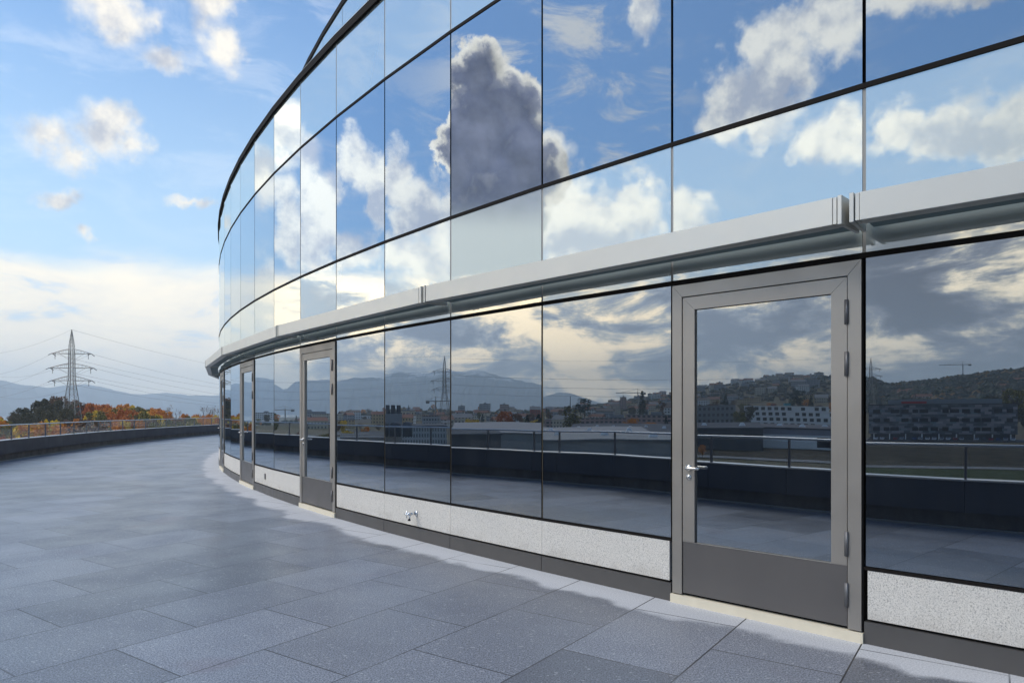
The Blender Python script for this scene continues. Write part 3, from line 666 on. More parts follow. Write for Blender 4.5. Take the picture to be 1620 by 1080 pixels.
# the wood beyond the rail, left of the building (seen directly)
def wood(x, ytop, D, kind, leaf, wide=1., n_label=''):
    p = straight(x, 650, D); g0 = ground(p.x, p.y); top = EYE+(650-ytop)/1080*D
    tree(p, (top-g0)/.96, kind, leaf, n_label or f'{CN[leaf]} tree in the autumn wood beyond the rail', 'trees of the autumn wood beyond the rail', wide)
tree_row = []
for x, yt, D, k, l, w in [(22, 650, 330, 'pine', 'dark', .75), (34, 646, 345, 'round', 'dark', .8), (48, 644, 350, 'round', 'dark', .9), (60, 643, 345, 'round', 'dark', .95), (70, 633, 350, 'round', 'dark', .9), (80, 630, 352, 'round', 'dark', .95), (92, 628, 355, 'round', 'brown', .9), (100, 632, 350, 'round', 'dark', .9),
  (116, 634, 360, 'round', 'brown', 1.), (130, 636, 362, 'round', 'brown', .9), (140, 637, 360, 'round', 'red', .9), (152, 636, 360, 'round', 'red', 1.), (163, 638, 355, 'round', 'red', .9), (172, 640, 350, 'round', 'red', .9), (184, 640, 360, 'round', 'orange', .9), (194, 638, 370, 'round', 'orange', .9), (204, 640, 362, 'round', 'yellow', .8), (214, 642, 360, 'round', 'olive', .9), (225, 644, 350, 'round', 'olive', .9), (234, 644, 365, 'round', 'orange', .9), (244, 645, 372, 'round', 'orange', .9), (254, 647, 365, 'round', 'red', .8), (264, 648, 360, 'round', 'orange', .8),
  (146, 648, 300, 'round', 'yellow', .7), (170, 650, 300, 'round', 'orange', .75), (205, 649, 300, 'round', 'red', .7), (228, 652, 290, 'round', 'yellow', .65), (252, 655, 290, 'round', 'yellow', .6), (187, 651, 295, 'round', 'olive', .7), (160, 655, 260, 'round', 'olive', .6),
  (270, 641, 380, 'bare', 'brown', .55), (283, 648, 380, 'bare', 'brown', .5), (292, 655, 330, 'round', 'orange', .6), (300, 657, 330, 'round', 'olive', .6), (310, 656, 320, 'round', 'orange', .6), (325, 642, 360, 'bare', 'brown', .75), (333, 642, 360, 'bare', 'brown', .6), (341, 643, 360, 'bare', 'brown', .7), (318, 656, 330, 'round', 'orange', .6), (332, 656, 320, 'round', 'orange', .7), (343, 657, 315, 'round', 'yellow', .6),
  (5, 662, 260, 'round', 'orange', .6), (14, 664, 250, 'round', 'olive', .6), (-4, 659, 300, 'round', 'red', .6), (78, 662, 240, 'round', 'yellow', .55), (88, 663, 230, 'round', 'yellow', .5), (57, 668, 215, 'round', 'yellow', .45), (108, 662, 250, 'round', 'brown', .7), (122, 663, 250, 'round', 'orange', .55), (136, 661, 255, 'round', 'brown', .6), (185, 664, 240, 'round', 'orange', .6), (199, 664, 232, 'round', 'yellow', .55), (222, 663, 240, 'round', 'orange', .6), (240, 664, 240, 'round', 'brown', .6), (262, 662, 250, 'round', 'olive', .6), (282, 662, 250, 'round', 'brown', .6), (304, 662, 250, 'round', 'olive', .6), (328, 663, 240, 'round', 'orange', .6), (346, 661, 260, 'round', 'red', .6), (-25, 655, 320, 'round', 'orange', .7), (-50, 650, 330, 'round', 'dark', .8), (365, 655, 300, 'round', 'orange', .7), (385, 652, 320, 'round', 'yellow', .8)]:
    wood(x, yt, D, k, l, w, {'bare': 'bare brown tree over the low end of the autumn wood', 'pine': 'lone dark tree at the left end of the autumn wood'}.get(k, ''))
for k in range(38):
    x = rnd.uniform(-160, 345); D = rnd.uniform(85, 225)
    wood(x, rnd.uniform(672, 690) if D < 130 else rnd.uniform(664, 676), D, 'round', rnd.choice(['orange', 'yellow', 'orange', 'brown', 'olive', 'red']), rnd.uniform(.8, 1.3), 'low autumn tree close below the parapet, seen through the balustrade glass')
for k in range(24):
    a = rnd.uniform(47, 66); d = rnd.uniform(120, 420); l = rnd.choice(['orange', 'brown', 'olive', 'yellow'])
    tree((-sin(R(a))*d, cos(R(a))*d), rnd.uniform(5, 9), 'round', l, f'{CN[l]} tree on the open ground between the wood and the town', f'{CN[l]} trees on the open ground', rnd.uniform(.8, 1.2))
for k in range(38):
    x = rnd.uniform(15, 330); D = rnd.uniform(265, 420)
    yt = interp([(15, 655), (60, 648), (95, 640), (160, 643), (220, 648), (262, 653), (330, 660)], x)+rnd.uniform(0, 8)
    l = rnd.choice(['dark', 'dark', 'brown'] if x < 110 else ['orange', 'orange', 'red', 'olive', 'yellow', 'brown'])
    wood(x, yt, D, 'round', l, rnd.uniform(.7, 1.))
# ---------------------------------------------------------------- pylons and power lines
M['galv'] = varied((.30, .28, .25), .25, .3, .6, .4)
M['wire'] = mat('wire_metal', (.16, .16, .17), .5, .3)
M['insul'] = mat('insulator_glass', (.06, .07, .07), .3)
def make_pylon(H=52.):
    root = empty('power_pylon')
    def half(z):                                      # half width of the body
        return interp([(0, 4.1), (H*.30, 2.5), (H*.56, 1.05), (H*.86, .85), (H, .05)], z)
    mb = MB(); zs = [0]
    while zs[-1] < H-.5: zs.append(min(H, zs[-1]+max(1.9, half(zs[-1])*1.5)))
    cn = [(1, 1), (1, -1), (-1, -1), (-1, 1)]
    def c_(k, z): w = half(z); return Vector((cn[k % 4][0]*w, cn[k % 4][1]*w, z))
    for z0, z1 in zip(zs, zs[1:]):
        for k in range(4):
            mb.tube([c_(k, z0), c_(k, z1)], .17 if z0 < H*.8 else .10, 4, False)
            mb.tube([c_(k, z0), c_(k+1, z1)], .055, 3, False); mb.tube([c_(k+1, z0), c_(k, z1)], .055, 3, False); mb.tube([c_(k, z1), c_(k+1, z1)], .06, 3, False)
    mb.build('lattice_tower', M['galv'], root)
    tips = []
    for z, L in ((H*.79, 8.2), (H*.665, 9.2), (H*.555, 8.4)):
        mb = MB(); w = half(z)
        for s in (-1, 1):
            tip = Vector((s*L, 0, z+.1))
            for yy in (-w, w):
                mb.tube([(s*w, yy, z), tip], .12, 4); mb.tube([(s*w, yy, z+2.1), (s*L*.45, yy*.6, z+1.5), tip], .10, 4)
                for q in (.2, .4, .6, .8): mb.tube([Vector((s*w, yy, z)).lerp(tip, q), Vector((s*w, yy, z+2.1)).lerp(tip, q)+Vector((0, 0, .25))], .05, 3)
            tips.append(tip)
            mb.tube([(s*L*.62, 0, z), (s*L*.35, 0, z-1.6), (s*w, 0, z-3)], .07, 3)
        mb.build('crossarm', M['galv'], root)
    for tip in tips:
        for dy in (-1, 1):
            mb = MB(); mb.tube([tip, tip+Vector((0, dy*3.2, -.9))], .15, 6); mb.build('insulator', M['insul'], root)
        mb = MB(); mb.tube([tip-Vector((1.2*(1 if tip.x > 0 else -1), 0, 0)), tip-Vector((1.2*(1 if tip.x > 0 else -1), 0, 2.6))], .11, 5); mb.build('insulator', M['insul'], root)
    mb = MB()
    for k in range(4): mb.box(cn[k][0]*4.1-.6, cn[k][0]*4.1+.6, cn[k][1]*4.1-.6, cn[k][1]*4.1+.6, -.8, .25)
    mb.build('footing', M['concrete'], root)
    return root, tips, Vector((0, 0, H))
pyl, TIPS, TOP = make_pylon()
pA = straight(113.5, 650, 290); pB = seen(700, 650, 445); pC = Vector((pA.x*1.0+40, pA.y+330)); pC = Vector((-sin(R(14))*640, cos(R(14))*640)); pD = seen(1372, 650, 620); pF = Vector((-424, 521)); pE = seen(712.8, 650, 700)
angs = {}
def place(o, p, ang, s=1., **k): o.location = (p.x, p.y, ground(p.x, p.y)-.1); o.rotation_euler.z = ang; o.scale = (s, s, s); tag(o, **k); return o
aA = R(8)
hA = place(pyl, pA, aA, (129/1080*290+1.5-ground(pA.x, pA.y))/52, label='lattice power pylon rising from the autumn wood left of the building', cat='pylon')
def more(p, ang, topy, x, D, label):
    o = copy_tree(pyl); top = EYE+(650-topy)/1080*D; return place(o, p, ang, (top-ground(p.x, p.y))/52, label=label, cat='pylon')
hB = more(pB, R(60), 563, 700, 445, 'far lattice pylon standing behind the mirrored town roofs')
hE = more(pE, R(60), 583, 712, 700, 'most distant lattice pylon, half hidden by a window joint')
hD = more(pD, R(110), 563, 1372, 620, 'lattice pylon beside the checkered block in front of the wooded hill')
hF = more(pF, R(30), 560, 0, 560, 'pylon of the line standing beyond the left photo edge')
hC = more(pC, R(-10), 600, 0, 640, 'next pylon of the line, far behind the end of the autumn wood')
def wires(o1, o2, sag, what):
    bpy.context.view_layer.update()
    pts = [(t, t) for t in TIPS]+[(TOP, TOP)]
    A_ = [o1.matrix_world@t for t in TIPS]; B_ = [o2.matrix_world@t for t in TIPS]
    # join each tip with the one on the same side of the line
    side_v = (o2.location-o1.location).cross(Vector((0, 0, 1)))
    def order(L, o): return [sorted(L[2*k:2*k+2], key=lambda q: (q-o.location).dot(side_v)) for k in range(3)]
    a_, b_ = order(A_, o1), order(B_, o2); pairs = [(a_[k][s], b_[k][s]) for k in range(3) for s in (0, 1)]+[(o1.matrix_world@TOP, o2.matrix_world@TOP)]
    for k, (p, q) in enumerate(pairs):
        N_ = 36; mb = MB(); pl = []
        for i in range(N_+1):
            t = i/N_; v_ = p.lerp(q, t); v_.z -= sag*4*t*(1-t)*(.7 if k == 6 else 1); pl.append(v_-p)
        mb.tube(pl, .038, 4, False); w_ = mb.build('power_line', M['wire'], loc=p)
        tag(w_, what if k < 6 else what.replace('cable', 'topmost earth cable'), 'cable', 'cables strung between the pylons')
wires(hA, hF, 9, 'sagging cable from the near pylon towards the left edge of the photo')
wires(hA, hC, 9, 'sagging cable from the near pylon towards the building, over the wood')
wires(hB, hF, 9, 'sagging cable leaving the far pylon towards the lake')
wires(hB, hD, 10, 'sagging cable over the mirrored town roofs')
# ---------------------------------------------------------------- town behind the camera, seen in the mirror glass
def winwall(name, wallc, winc, sx, sz, fx=.5, fz=.5, z0=0., jit=0., rough=.8):
    """wall with a regular grid of openings, laid out in the building's own coordinates"""
    def f(gg, b):
        x, y, z = gg.sep(objc(gg))[:3]; h = gg.m('ADD', x, y)
        u = gg.m('FRACT', gg.m('DIVIDE', gg.m('ADD', h, 500.), sx)); w = gg.m('FRACT', gg.m('DIVIDE', gg.m('ADD', z, z0), sz))
        mx_ = gg.m('MULTIPLY', gg.m('LESS_THAN', gg.m('ABSOLUTE', gg.m('SUBTRACT', u, .5)), fx/2), gg.m('LESS_THAN', gg.m('ABSOLUTE', gg.m('SUBTRACT', w, .5)), fz/2))
        gg.put(b.inputs['Base Color'], gg.mix(mx_, gg.mix(gg.noise(wpos(gg), .3, 4, .6), tuple(q*.85 for q in wallc), tuple(q*1.1 for q in wallc)), winc))
        gg.put(b.inputs['Roughness'], gg.m('SUBTRACT', rough, gg.m('MULTIPLY', mx_, .5)))
    return mat(name, wallc, rough, build=f)
WM = [winwall('cream_wall', (.52, .46, .36), (.05, .055, .06), 2.6, 3.0, .42, .48, .3), winwall('white_wall', (.62, .62, .60), (.06, .065, .07), 3.0, 2.9, .5, .5, .2), winwall('ochre_wall', (.45, .33, .18), (.05, .05, .05), 2.4, 3.0, .4, .5, .3),
      winwall('grey_wall', (.33, .34, .35), (.045, .05, .06), 2.2, 3.1, .6, .45, .1), winwall('pink_wall', (.42, .30, .27), (.06, .06, .065), 3.4, 2.8, .6, .5, .1), winwall('red_wall', (.30, .07, .05), (.05, .05, .05), 2.6, 3., .4, .5, .3)]
RM = [varied((.20, .085, .055), .2, .6, .85), varied((.11, .085, .075), .2, .6, .85), varied((.16, .16, .165), .2, .4, .8), varied((.30, .31, .32), .15, .2, .6)]
M['whitew'] = varied((.78, .78, .77), .05, .4, .7); M['glassd'] = mat('dark_window', (.012, .015, .02), .12); M['tframe'] = mat('window_frame', (.3, .3, .3), .5)
M['pale_roof'] = winwall('pale_roof_sheet', (.20, .20, .21), (.10, .10, .11), 3.2, 400., .06, 2., 0.); M['greyw'] = varied((.24, .25, .26), .08, .5, .8); M['metalroof'] = varied((.10, .105, .115), .25, .12, .9, 0, spec=.05); M['darkw'] = varied((.06, .062, .07), .1, .4, .6)
def house(p, rz, w, d, h, wm, rm, gable=True, label='', group=None, name='house', cat='house', base=None):
    z = ground(p.x, p.y) if base is None else base
    e_ = empty(name, (p.x, p.y, z-.3), rz, label=label, cat=cat, group=group)
    MB().box(-w/2, w/2, -d/2, d/2, -3, h).build('wall', WM[wm], e_)
    if gable:
        mb = MB(); rh = d*.32; n = .35
        mb.v = [(-w/2-n, -d/2-n, h+.01), (w/2+n, -d/2-n, h+.01), (w/2+n, d/2+n, h+.01), (-w/2-n, d/2+n, h+.01), (-w/2-n*(1), 0, h+rh), (w/2+n, 0, h+rh)]
        mb.f = [(0, 1, 5, 4), (2, 3, 4, 5), (0, 4, 3), (1, 2, 5), (3, 2, 1, 0)]; mb.mi = [0]*5; rf = mb.build('roof', RM[rm], e_)
        MB().box(w*.18, w*.18+.8, d*.1, d*.1+.8, h+rh*.3, h+rh+.9).build('chimney', RM[1], rf)
    else:
        MB().box(-w/2-.2, w/2+.2, -d/2-.2, d/2+.2, h+.003, h+.5).build('roof', RM[rm], e_)
        MB().box(-w*.1, w*.08, -d*.2, d*.2, h+.502, h+2.6).build('roof_hut', M['greyw'], e_)
    return e_
def face_yaw(p): return atan2(p.y, p.x)+pi/2+pi     # -Y side of the thing looks at the terrace
def grid_building(name, label, p, rz, w, d, storeys, sh, wallm, ww, wh, bay, setback=None, cat='building', roofm=None, base=None):
    z = (ground(p.x, p.y) if base is None else base)
    e_ = empty(name, (p.x, p.y, z-.2), rz, label=label, cat=cat)
    pw = MB().box(-ww/2, ww/2, -.06, .05, 0, wh).mesh('window'); pw.materials.append(M['glassd'])
    fr = MB()
    for x0, x1, a0, a1 in ((-ww/2-.09, -ww/2, 0, wh), (ww/2, ww/2+.09, 0, wh), (-ww/2-.09, ww/2+.09, wh, wh+.09), (-ww/2-.09, ww/2+.09, -.09, 0), (-.03, .03, 0, wh)): fr.box(x0, x1, -.10, .0, a0, a1)
    frm = fr.mesh('frame'); frm.materials.append(M['tframe']); cnt = 0
    for s in range(storeys):
        x0 = -w/2+(setback*s if setback else 0); x1 = w/2
        MB().box(x0, x1, 0, d, s*sh-(3 if s == 0 else 0)+(.005 if s else 0), (s+1)*sh-.25).build('wall', wallm, e_)
        MB().box(x0-.5, x1+.3, -.5, d+.2, (s+1)*sh-.245, (s+1)*sh).build('floor_slab', roofm or wallm, e_)
        n = max(1, int((x1-x0-1)/bay))
        for k in range(n):
            if cnt >= 98: break
            if setback and rnd.random() < .12: continue
            q = bpy.data.objects.new('window', pw); col.objects.link(q); q.parent = e_; q.location = (x0+1+bay*(k+.5), -.01, s*sh+.75); cnt += 1
            q2 = bpy.data.objects.new('frame', frm); col.objects.link(q2); q2.parent = q
    return e_
# white stepped block, mirrored in the nearest door
p = seen(1262, 676, D=500)
stepb = grid_building('apartment_block', 'white stepped apartment block with dark windows, mirrored in the nearest door', p, face_yaw(p), 74, 16, 4, 3.9, M['whitew'], 2.6, 2.2, 4.6, 5.2, base=EYE-27/1080*500)
MB().box(4, 9, 4, 9, 15.8, 17.6).build('roof_hut', varied((.05, .22, .24), .1, 1), stepb); MB().box(14, 18, 4, 8, 15.8, 17.2).build('roof_vent', WM[5], stepb)
# grey office block left in the door
p = seen(1118, 676, D=520)
grid_building('office_block', 'dark grey office block with rows of square windows, left in the nearest door', p, face_yaw(p), 42, 20, 4, 4.6, M['greyw'], 1.7, 2.1, 3.3, base=EYE-30/1080*520)
# warehouse with roof lights under the stepped block
def warehouse(x, ytop, ybot, D, w, d, wallm, label, openings=0, roof=None, rise=1.2, lights=0, skirt=False):
    p = seen(x, ybot, D=D); z0 = EYE+(650-ybot)/1080*D; h = (ybot-ytop)/1080*D
    e_ = empty('warehouse', (p.x, p.y, z0), face_yaw(p), label=label, cat='warehouse')
    MB().box(-w/2, w/2, 0, d, -3-(z0+12 if z0 > -12 else 0), h).build('wall', wallm, e_)
    MB().hexa([(-w/2-.4, -.4, h+.003), (w/2+.4, -.4, h+.003), (w/2+.4, d, h+.003), (-w/2-.4, d, h+.003), (-w/2-.4, -.4, h+.45), (w/2+.4, -.4, h+.45), (w/2+.4, d, h+.45+rise), (-w/2-.4, d, h+.45+rise)]).build('roof', roof or M['metalroof'], e_)
    if skirt: MB().box(-w/2-.05, w/2+.05, -.04, .2, -3, h*.70).build('lower_wall', M['whitew'], e_)
    for k in range(openings): MB().box(-w/2+5+k*7, -w/2+9.4+k*7, -.08, .1, h*.12, h*.62).build('loading_door', M['glassd'], e_)
    for k in range(lights):
        lx = -w/2+w*(k+.5)/lights; q = d*.3+(k % 3)*d*.15
        MB().hexa([(lx-1.4, q-.9, h+.3), (lx+1.4, q-.9, h+.3), (lx+1.4, q+.9, h+.3), (lx-1.4, q+.9, h+.3), (lx-.5, q-.4, h+1.3+rise*.5), (lx+.5, q-.4, h+1.3+rise*.5), (lx+.5, q+.4, h+1.3+rise*.5), (lx-.5, q+.4, h+1.3+rise*.5)]).build('roof_light', M['whitew'], e_)
    return e_
warehouse(1290, 680, 712, 235, 48, 50, varied((.27, .27, .31), .06, .2, .8), 'long warehouse with grey upper and white lower wall below the stepped white block', 3, roof=varied((.10, .10, .11), .1, .2, .9, spec=.1), rise=.3, lights=6, skirt=True)
warehouse(1145, 680, 714, 228, 25, 22, M['darkw'], 'low dark shed with a rounded roof edge left of the white warehouse', 0, rise=1.4, lights=2)
# curved and flat roofs nearer the terrace
warehouse(960, 700, 745, 153, 34, 26, M['greyw'], 'broad pale flat roof just beyond the parapet, nearest in the mirrored yard', 0, rise=.9, roof=M['pale_roof'], lights=3)
warehouse(905, 690, 712, 235, 56, 34, M['greyw'], 'long grey roof behind the nearest pale roof', 0, rise=1.6, lights=4, roof=M['pale_roof'])
warehouse(1000, 688, 706, 260, 48, 40, M['darkw'], 'wide workshop roof with a row of small white roof lights', 0, rise=2.6, lights=7)
warehouse(800, 686, 712, 235, 38, 30, M['greyw'], 'sloping grey roof of the workshop mirrored left of the pale roof', 0, rise=3.2, roof=M['pale_roof'])
warehouse(735, 688, 725, 194, 20, 20, M['darkw'], 'dark flat roof mirrored in the window with the near parapet posts', 0, rise=.8)
warehouse(655, 676, 704, 270, 24, 20, winwall('louvre_wall', (.42, .44, .45), (.12, .13, .14), 1.1, 2.4, .5, .6, .2), 'pale industrial block with narrow window bands beside the silo', 0, rise=.4)
warehouse(560, 690, 712, 235, 26, 22, M['whitew'], 'low white shed in front of the yellow houses', 0, rise=.4)
warehouse(590, 694, 716, 221, 20, 12, M['greyw'], 'small grey yard shed mirrored next to the silo tower', 0, rise=.3)
# silo tower with chimneys and tanks
p = seen(618, 712, D=235); e_ = empty('silo_tower', (p.x, p.y, -12.2), face_yaw(p), label='grey silo tower with dark chimney cowls, mirrored two windows from the second door', cat='silo')
MB().box(-2.8, 2.8, 0, 5.4, 0, 12.6).build('wall', M['greyw'], e_)
for q in (-1.8, 0, 1.8):
    mb = MB(); mb.tube([(q, 2.6, 12.6), (q, 2.6, 15.6)], .7, 10); mb.build('chimney_cowl', M['darkw'], e_)
p = seen(640, 712, D=231)
for k in range(3):
    mb = MB(); mb.tube([(0, 0, 0), (0, 0, 4.6), (0, 0, 5.1)], [1.7, 1.7, .8], 18); q = mb.build('storage_tank', M['metalroof'], smooth=True, loc=(p.x+k*.6, p.y+k*4.0, -7.5-2*0))
    q.location.z = -7.4; tag(q, 'shiny upright storage tank beside the silo tower', 'tank', 'storage tanks beside the silo tower')
# long apartment rows
for (x, yt, yb, D, w, wm, lab) in [(905, 664, 683, 520, 40, 4, 'long pinkish apartment row left of the poplar'), (975, 663, 684, 500, 62, 4, 'long pinkish apartment row with white bay fronts, mirrored left of the nearest door'), (1040, 658, 682, 470, 40, 4, 'tall end of the pinkish apartment rows beside the door frame'),
      (650, 656, 668, 760, 44, 0, 'cream terrace of flats under the far pylon'), (560, 657, 665, 900, 70, 1, 'wide pale hospital-like block under the blue mountain'), (640, 650, 666, 640, 14, 0, 'square cream apartment house left of the far pylon'), (683, 661, 676, 560, 20, 0, 'low cream house under the far pylon'),
      (765, 638, 655, 1100, 17, 3, 'grey tower block above the mirrored town, left one of two'), (796, 639, 655, 1100, 15, 4, 'brownish tower block above the mirrored town, right one of two'), (728, 641, 655, 1050, 10, 3, 'small dark tower block at the window joint'), (846, 646, 656, 800, 12, 5, 'red brick house at the right end of the mirrored town'), (725, 655, 670, 700, 26, 1, 'white apartment house with blue balconies in the mirrored town'),
      (752, 656, 668, 820, 22, 0, 'cream apartment house in the middle of the mirrored town'), (785, 658, 670, 760, 24, 3, 'grey stepped apartment house in the mirrored town'), (820, 654, 664, 900, 30, 1, 'long white row of flats on the mirrored town edge'),
      (988, 630, 645, 900, 8, 4, 'slim round-topped water tower over the mirrored trees'), (1160, 655, 668, 640, 24, 2, 'ochre apartment house behind the dark office block'), (1190, 658, 670, 600, 20, 4, 'brown flat-roofed house left of the stepped white block'),
      (420, 652, 660, 1000, 34, 1, 'pale waterfront block by the lake, nearest the lake end'), (490, 652, 664, 800, 40, 3, 'grey block of flats seen in the second door'), (515, 655, 666, 760, 26, 0, 'cream block of flats seen in the second door'), (545, 664, 680, 520, 14, 2, 'small ochre house left of the silo tower'), (548, 686, 700, 400, 16, 2, 'yellow house in front of the mirrored hedge')]:
    p = seen(x, yb, D=D); z0 = EYE+(650-yb)/1080*D; h = (yb-yt)/1080*D
    house(p, face_yaw(p)+rnd.uniform(-.12, .12), w, 12, h, wm, 2, wm in (5,), lab, None, 'apartment_house', 'building', base=z0)
# checkered building and its car park
def checker(gg, b):
    x, y, z = gg.sep(objc(gg))[:3]
    v_ = gg.comb(gg.m('FLOOR', gg.m('DIVIDE', gg.m('ADD', x, gg.m('MULTIPLY', gg.m('FLOOR', gg.m('DIVIDE', z, 1.35)), 1.7)), 3.2)), gg.m('FLOOR', gg.m('DIVIDE', z, 1.35)), 0.)
    wn = gg.node('ShaderNodeTexWhiteNoise', noise_dimensions='3D'); gg.put(wn.inputs['Vector'], v_)
    gg.put(b.inputs['Base Color'], gg.ramp(wn.outputs[0], [(0, (.045, .05, .06)), (.35, (.10, .11, .125)), (.6, (.20, .19, .20)), (.8, (.34, .31, .32)), (1, (.14, .19, .21))]))
M['checker'] = mat('checkered_cladding', rough=.5, build=checker)
Dk = 334; p = seen(1478, 692, D=Dk); zb = EYE-42/1080*Dk
ck = empty('commercial_building', (p.x, p.y, zb), face_yaw(p)+.04, label='wide dark commercial building clad in grey checkered panels, mirrored in the rightmost window', cat='building')
MB().box(-37, 36, 0, 22, 3.4, 20.5).build('wall', M['checker'], ck); MB().box(-36, 35, 1.5, 21, -3, 3.39).build('ground_floor', M['darkw'], ck); MB().box(-30, 26, 3, 18, 20.51, 23.6).build('upper_floor', M['greyw'], ck)
MB().box(-37.4, 36.4, -.6, 22.5, 20.505, 20.9).build('roof_edge', M['darkw'], ck); MB().box(6, 19, 2.7, 2.99, 21.3, 22.5).build('red_sign_band', varied((.42, .03, .03), .05, 1), ck)
for k in range(14):
    for s in range(3):
        if (k*7+s*3) % 5 == 0: continue
        MB().box(-35+k*5.0, -32.0+k*5.0+(k % 3)*.7, -.05, .3, 5.2+s*5.2, 7.4+s*5.2).build('window', M['glassd'], ck)
for k in range(9): mb = MB(); mb.tube([(-34+k*8.4, .6, -3), (-34+k*8.4, .6, 3.4)], .3, 8); mb.build('column', M['whitew'], ck)
ck.scale = (.84, .84, .84)
# cars
CARS = [('white', (.7, .7, .7)), ('silver', (.42, .43, .45)), ('dark grey', (.05, .05, .055)), ('blue', (.04, .08, .2)), ('red', (.35, .03, .03))]
def make_car(c):
    e_ = empty('parked_car'); mb = MB(); W = .86
    prof = [(-2.1, .35), (-2.15, .75), (-1.3, .92), (-.75, 1.42), (.85, 1.44), (1.55, .98), (2.1, .88), (2.15, .38)]
    n = len(prof); mb.v = [(x, -W, z) for x, z in prof]+[(x, W, z) for x, z in prof]; mb.f = [tuple(range(n)), tuple(reversed(range(n, 2*n)))]+[(k, n+k, n+(k+1) % n, (k+1) % n) for k in range(n)]; mb.mi = [0]*len(mb.f)
    mb.build('body', mat('car_paint', c, .25, .2), e_, bevel=.05)
    gw = MB()
    for s in (-1, 1): y0 = s*(W+.004); gw.quad((-.95, y0, .97), (1.2, y0, .99), (.75, y0, 1.37), (-.68, y0, 1.36))
    gw.quad((-1.30, -.7, .945), (-1.30, .7, .945), (-.80, .68, 1.40), (-.80, -.68, 1.40)); gw.quad((1.56, -.7, 1.0), (1.56, .7, 1.0), (.90, .68, 1.43), (.90, -.68, 1.43)); gw.build('windows', M['glassd'], e_)
    for x in (-1.35, 1.35):
        for s in (-1, 1): w_ = MB(); w_.tube([(x, s*.70, .33), (x, s*.90, .33)], .33, 14); w_.build('wheel', M['rubber'], e_)
    return e_
protos = [make_car(c) for _, c in CARS]; used = [False]*5
for k in range(22):
    ci = rnd.choice([0, 0, 1, 1, 2, 3, 4]); x = -29+k*2.75+rnd.uniform(-.15, .15)
    if rnd.random() < .12: continue
    o = copy_tree(protos[ci]) if used[ci] else protos[ci]; used[ci] = True
    mw = Matrix.Translation(ck.location)@Matrix.Rotation(ck.rotation_euler.z, 4, 'Z'); q = mw@Vector((x, -6.5+rnd.uniform(-.3, .3), 0)); o.location = (q.x, q.y, zb); o.rotation_euler.z = ck.rotation_euler.z+pi/2
    tag(o, f'{CARS[ci][0]} car parked in the row before the checkered building', 'car', f'{CARS[ci][0]} cars parked before the checkered building')
for k in range(5):
    if not used[k]:
        for c in list(protos[k].children): bpy.data.objects.remove(c)
        bpy.data.objects.remove(protos[k])
q = [seen(1372, 695, D=Dk*.98), seen(1618, 695, D=Dk*.98)]
# car park surface, path and meadow
def patch(name, pts, z, m_):
    me = bpy.data.meshes.new(name); me.from_pydata([(a.x, a.y, z) for a in pts], [], [tuple(range(len(pts)))]); o = link(name, me, m_); o['kind'] = 'structure'; return o
M['asphalt'] = varied((.05, .05, .052), .2, .3, .9); M['grass'] = varied((.035, .048, .014), .45, .35, .95, spec=.05)
mwp = [mw@Vector(v_) for v_ in ((-44, -16, 0), (44, -16, 0), (44, 26, 0), (-44, 26, 0))]
mb = MB(); mb.hexa([(v_.x, v_.y, -16) for v_ in mwp]+[(v_.x, v_.y, zb) for v_ in mwp]); o = mb.build('car_park', M['asphalt']); o['kind'] = 'structure'
def road(pts, w, label_):
    mb = MB(); pts = catmull(pts, 10)
    for a_, b_ in zip(pts, pts[1:]):
        t = (b_-a_).normalized(); n = Vector((t.y, -t.x))*w/2
        q = [a_+n, b_+n, b_-n, a_-n]; mb.quad(*[(v_.x, v_.y, ground(v_.x, v_.y)+.25) for v_ in q])
    o = mb.build('service_road', M['asphalt2']); o['kind'] = 'structure'; return o
M['asphalt2'] = varied((.13, .13, .135), .2, .3, .9)
road([(-60, 300), (-72, 210), (-95, 140), (-120, 80), (-130, 20), (-125, -50), (-90, -130)], 9, '')
road([(-120, 80), (-190, 110), (-260, 150), (-330, 230)], 7, '')
def sheet(name, a0, a1, r0, r1, m_, lift=.12):
    mb = MB(); na, nr = 24, 10
    def P(i, j): a = a0+(a1-a0)*i/na; q = polar(a, r0+(r1-r0)*j/nr+6*sin(a*.35+r0)*(0 if j in (0, nr) else .3)+5*sin(a*.2)); return (q.x, q.y, ground(q.x, q.y)+lift)
    for i in range(na):
        for j in range(nr): mb.quad(P(i, j), P(i+1, j), P(i+1, j+1), P(i, j+1))
    o = mb.build(name, m_); o['kind'] = 'structure'; return o
def polar(a, d): return Vector((-sin(R(a))*d, cos(R(a))*d))
def _field(gg, b):
    p = wpos(gg); n = gg.noise(p, .09, 8, .7, .6); n2 = gg.noise(p, .8, 5, .7)
    c = gg.mix(gg.step(n, .36, .62), (.022, .018, .014), (.075, .058, .040)); gg.put(b.inputs['Base Color'], gg.mix(gg.step(n2, .4, .7), c, (.04, .036, .018)))
M['field'] = mat('fallow_field', rough=.95, spec=.05, build=_field)
sheet('field', 102, 150, 196, 395, M['field']); sheet('grass', 118, 150, 70, 186, M['grass']); sheet('path', 102, 150, 187, 195, M['asphalt2'], .22)
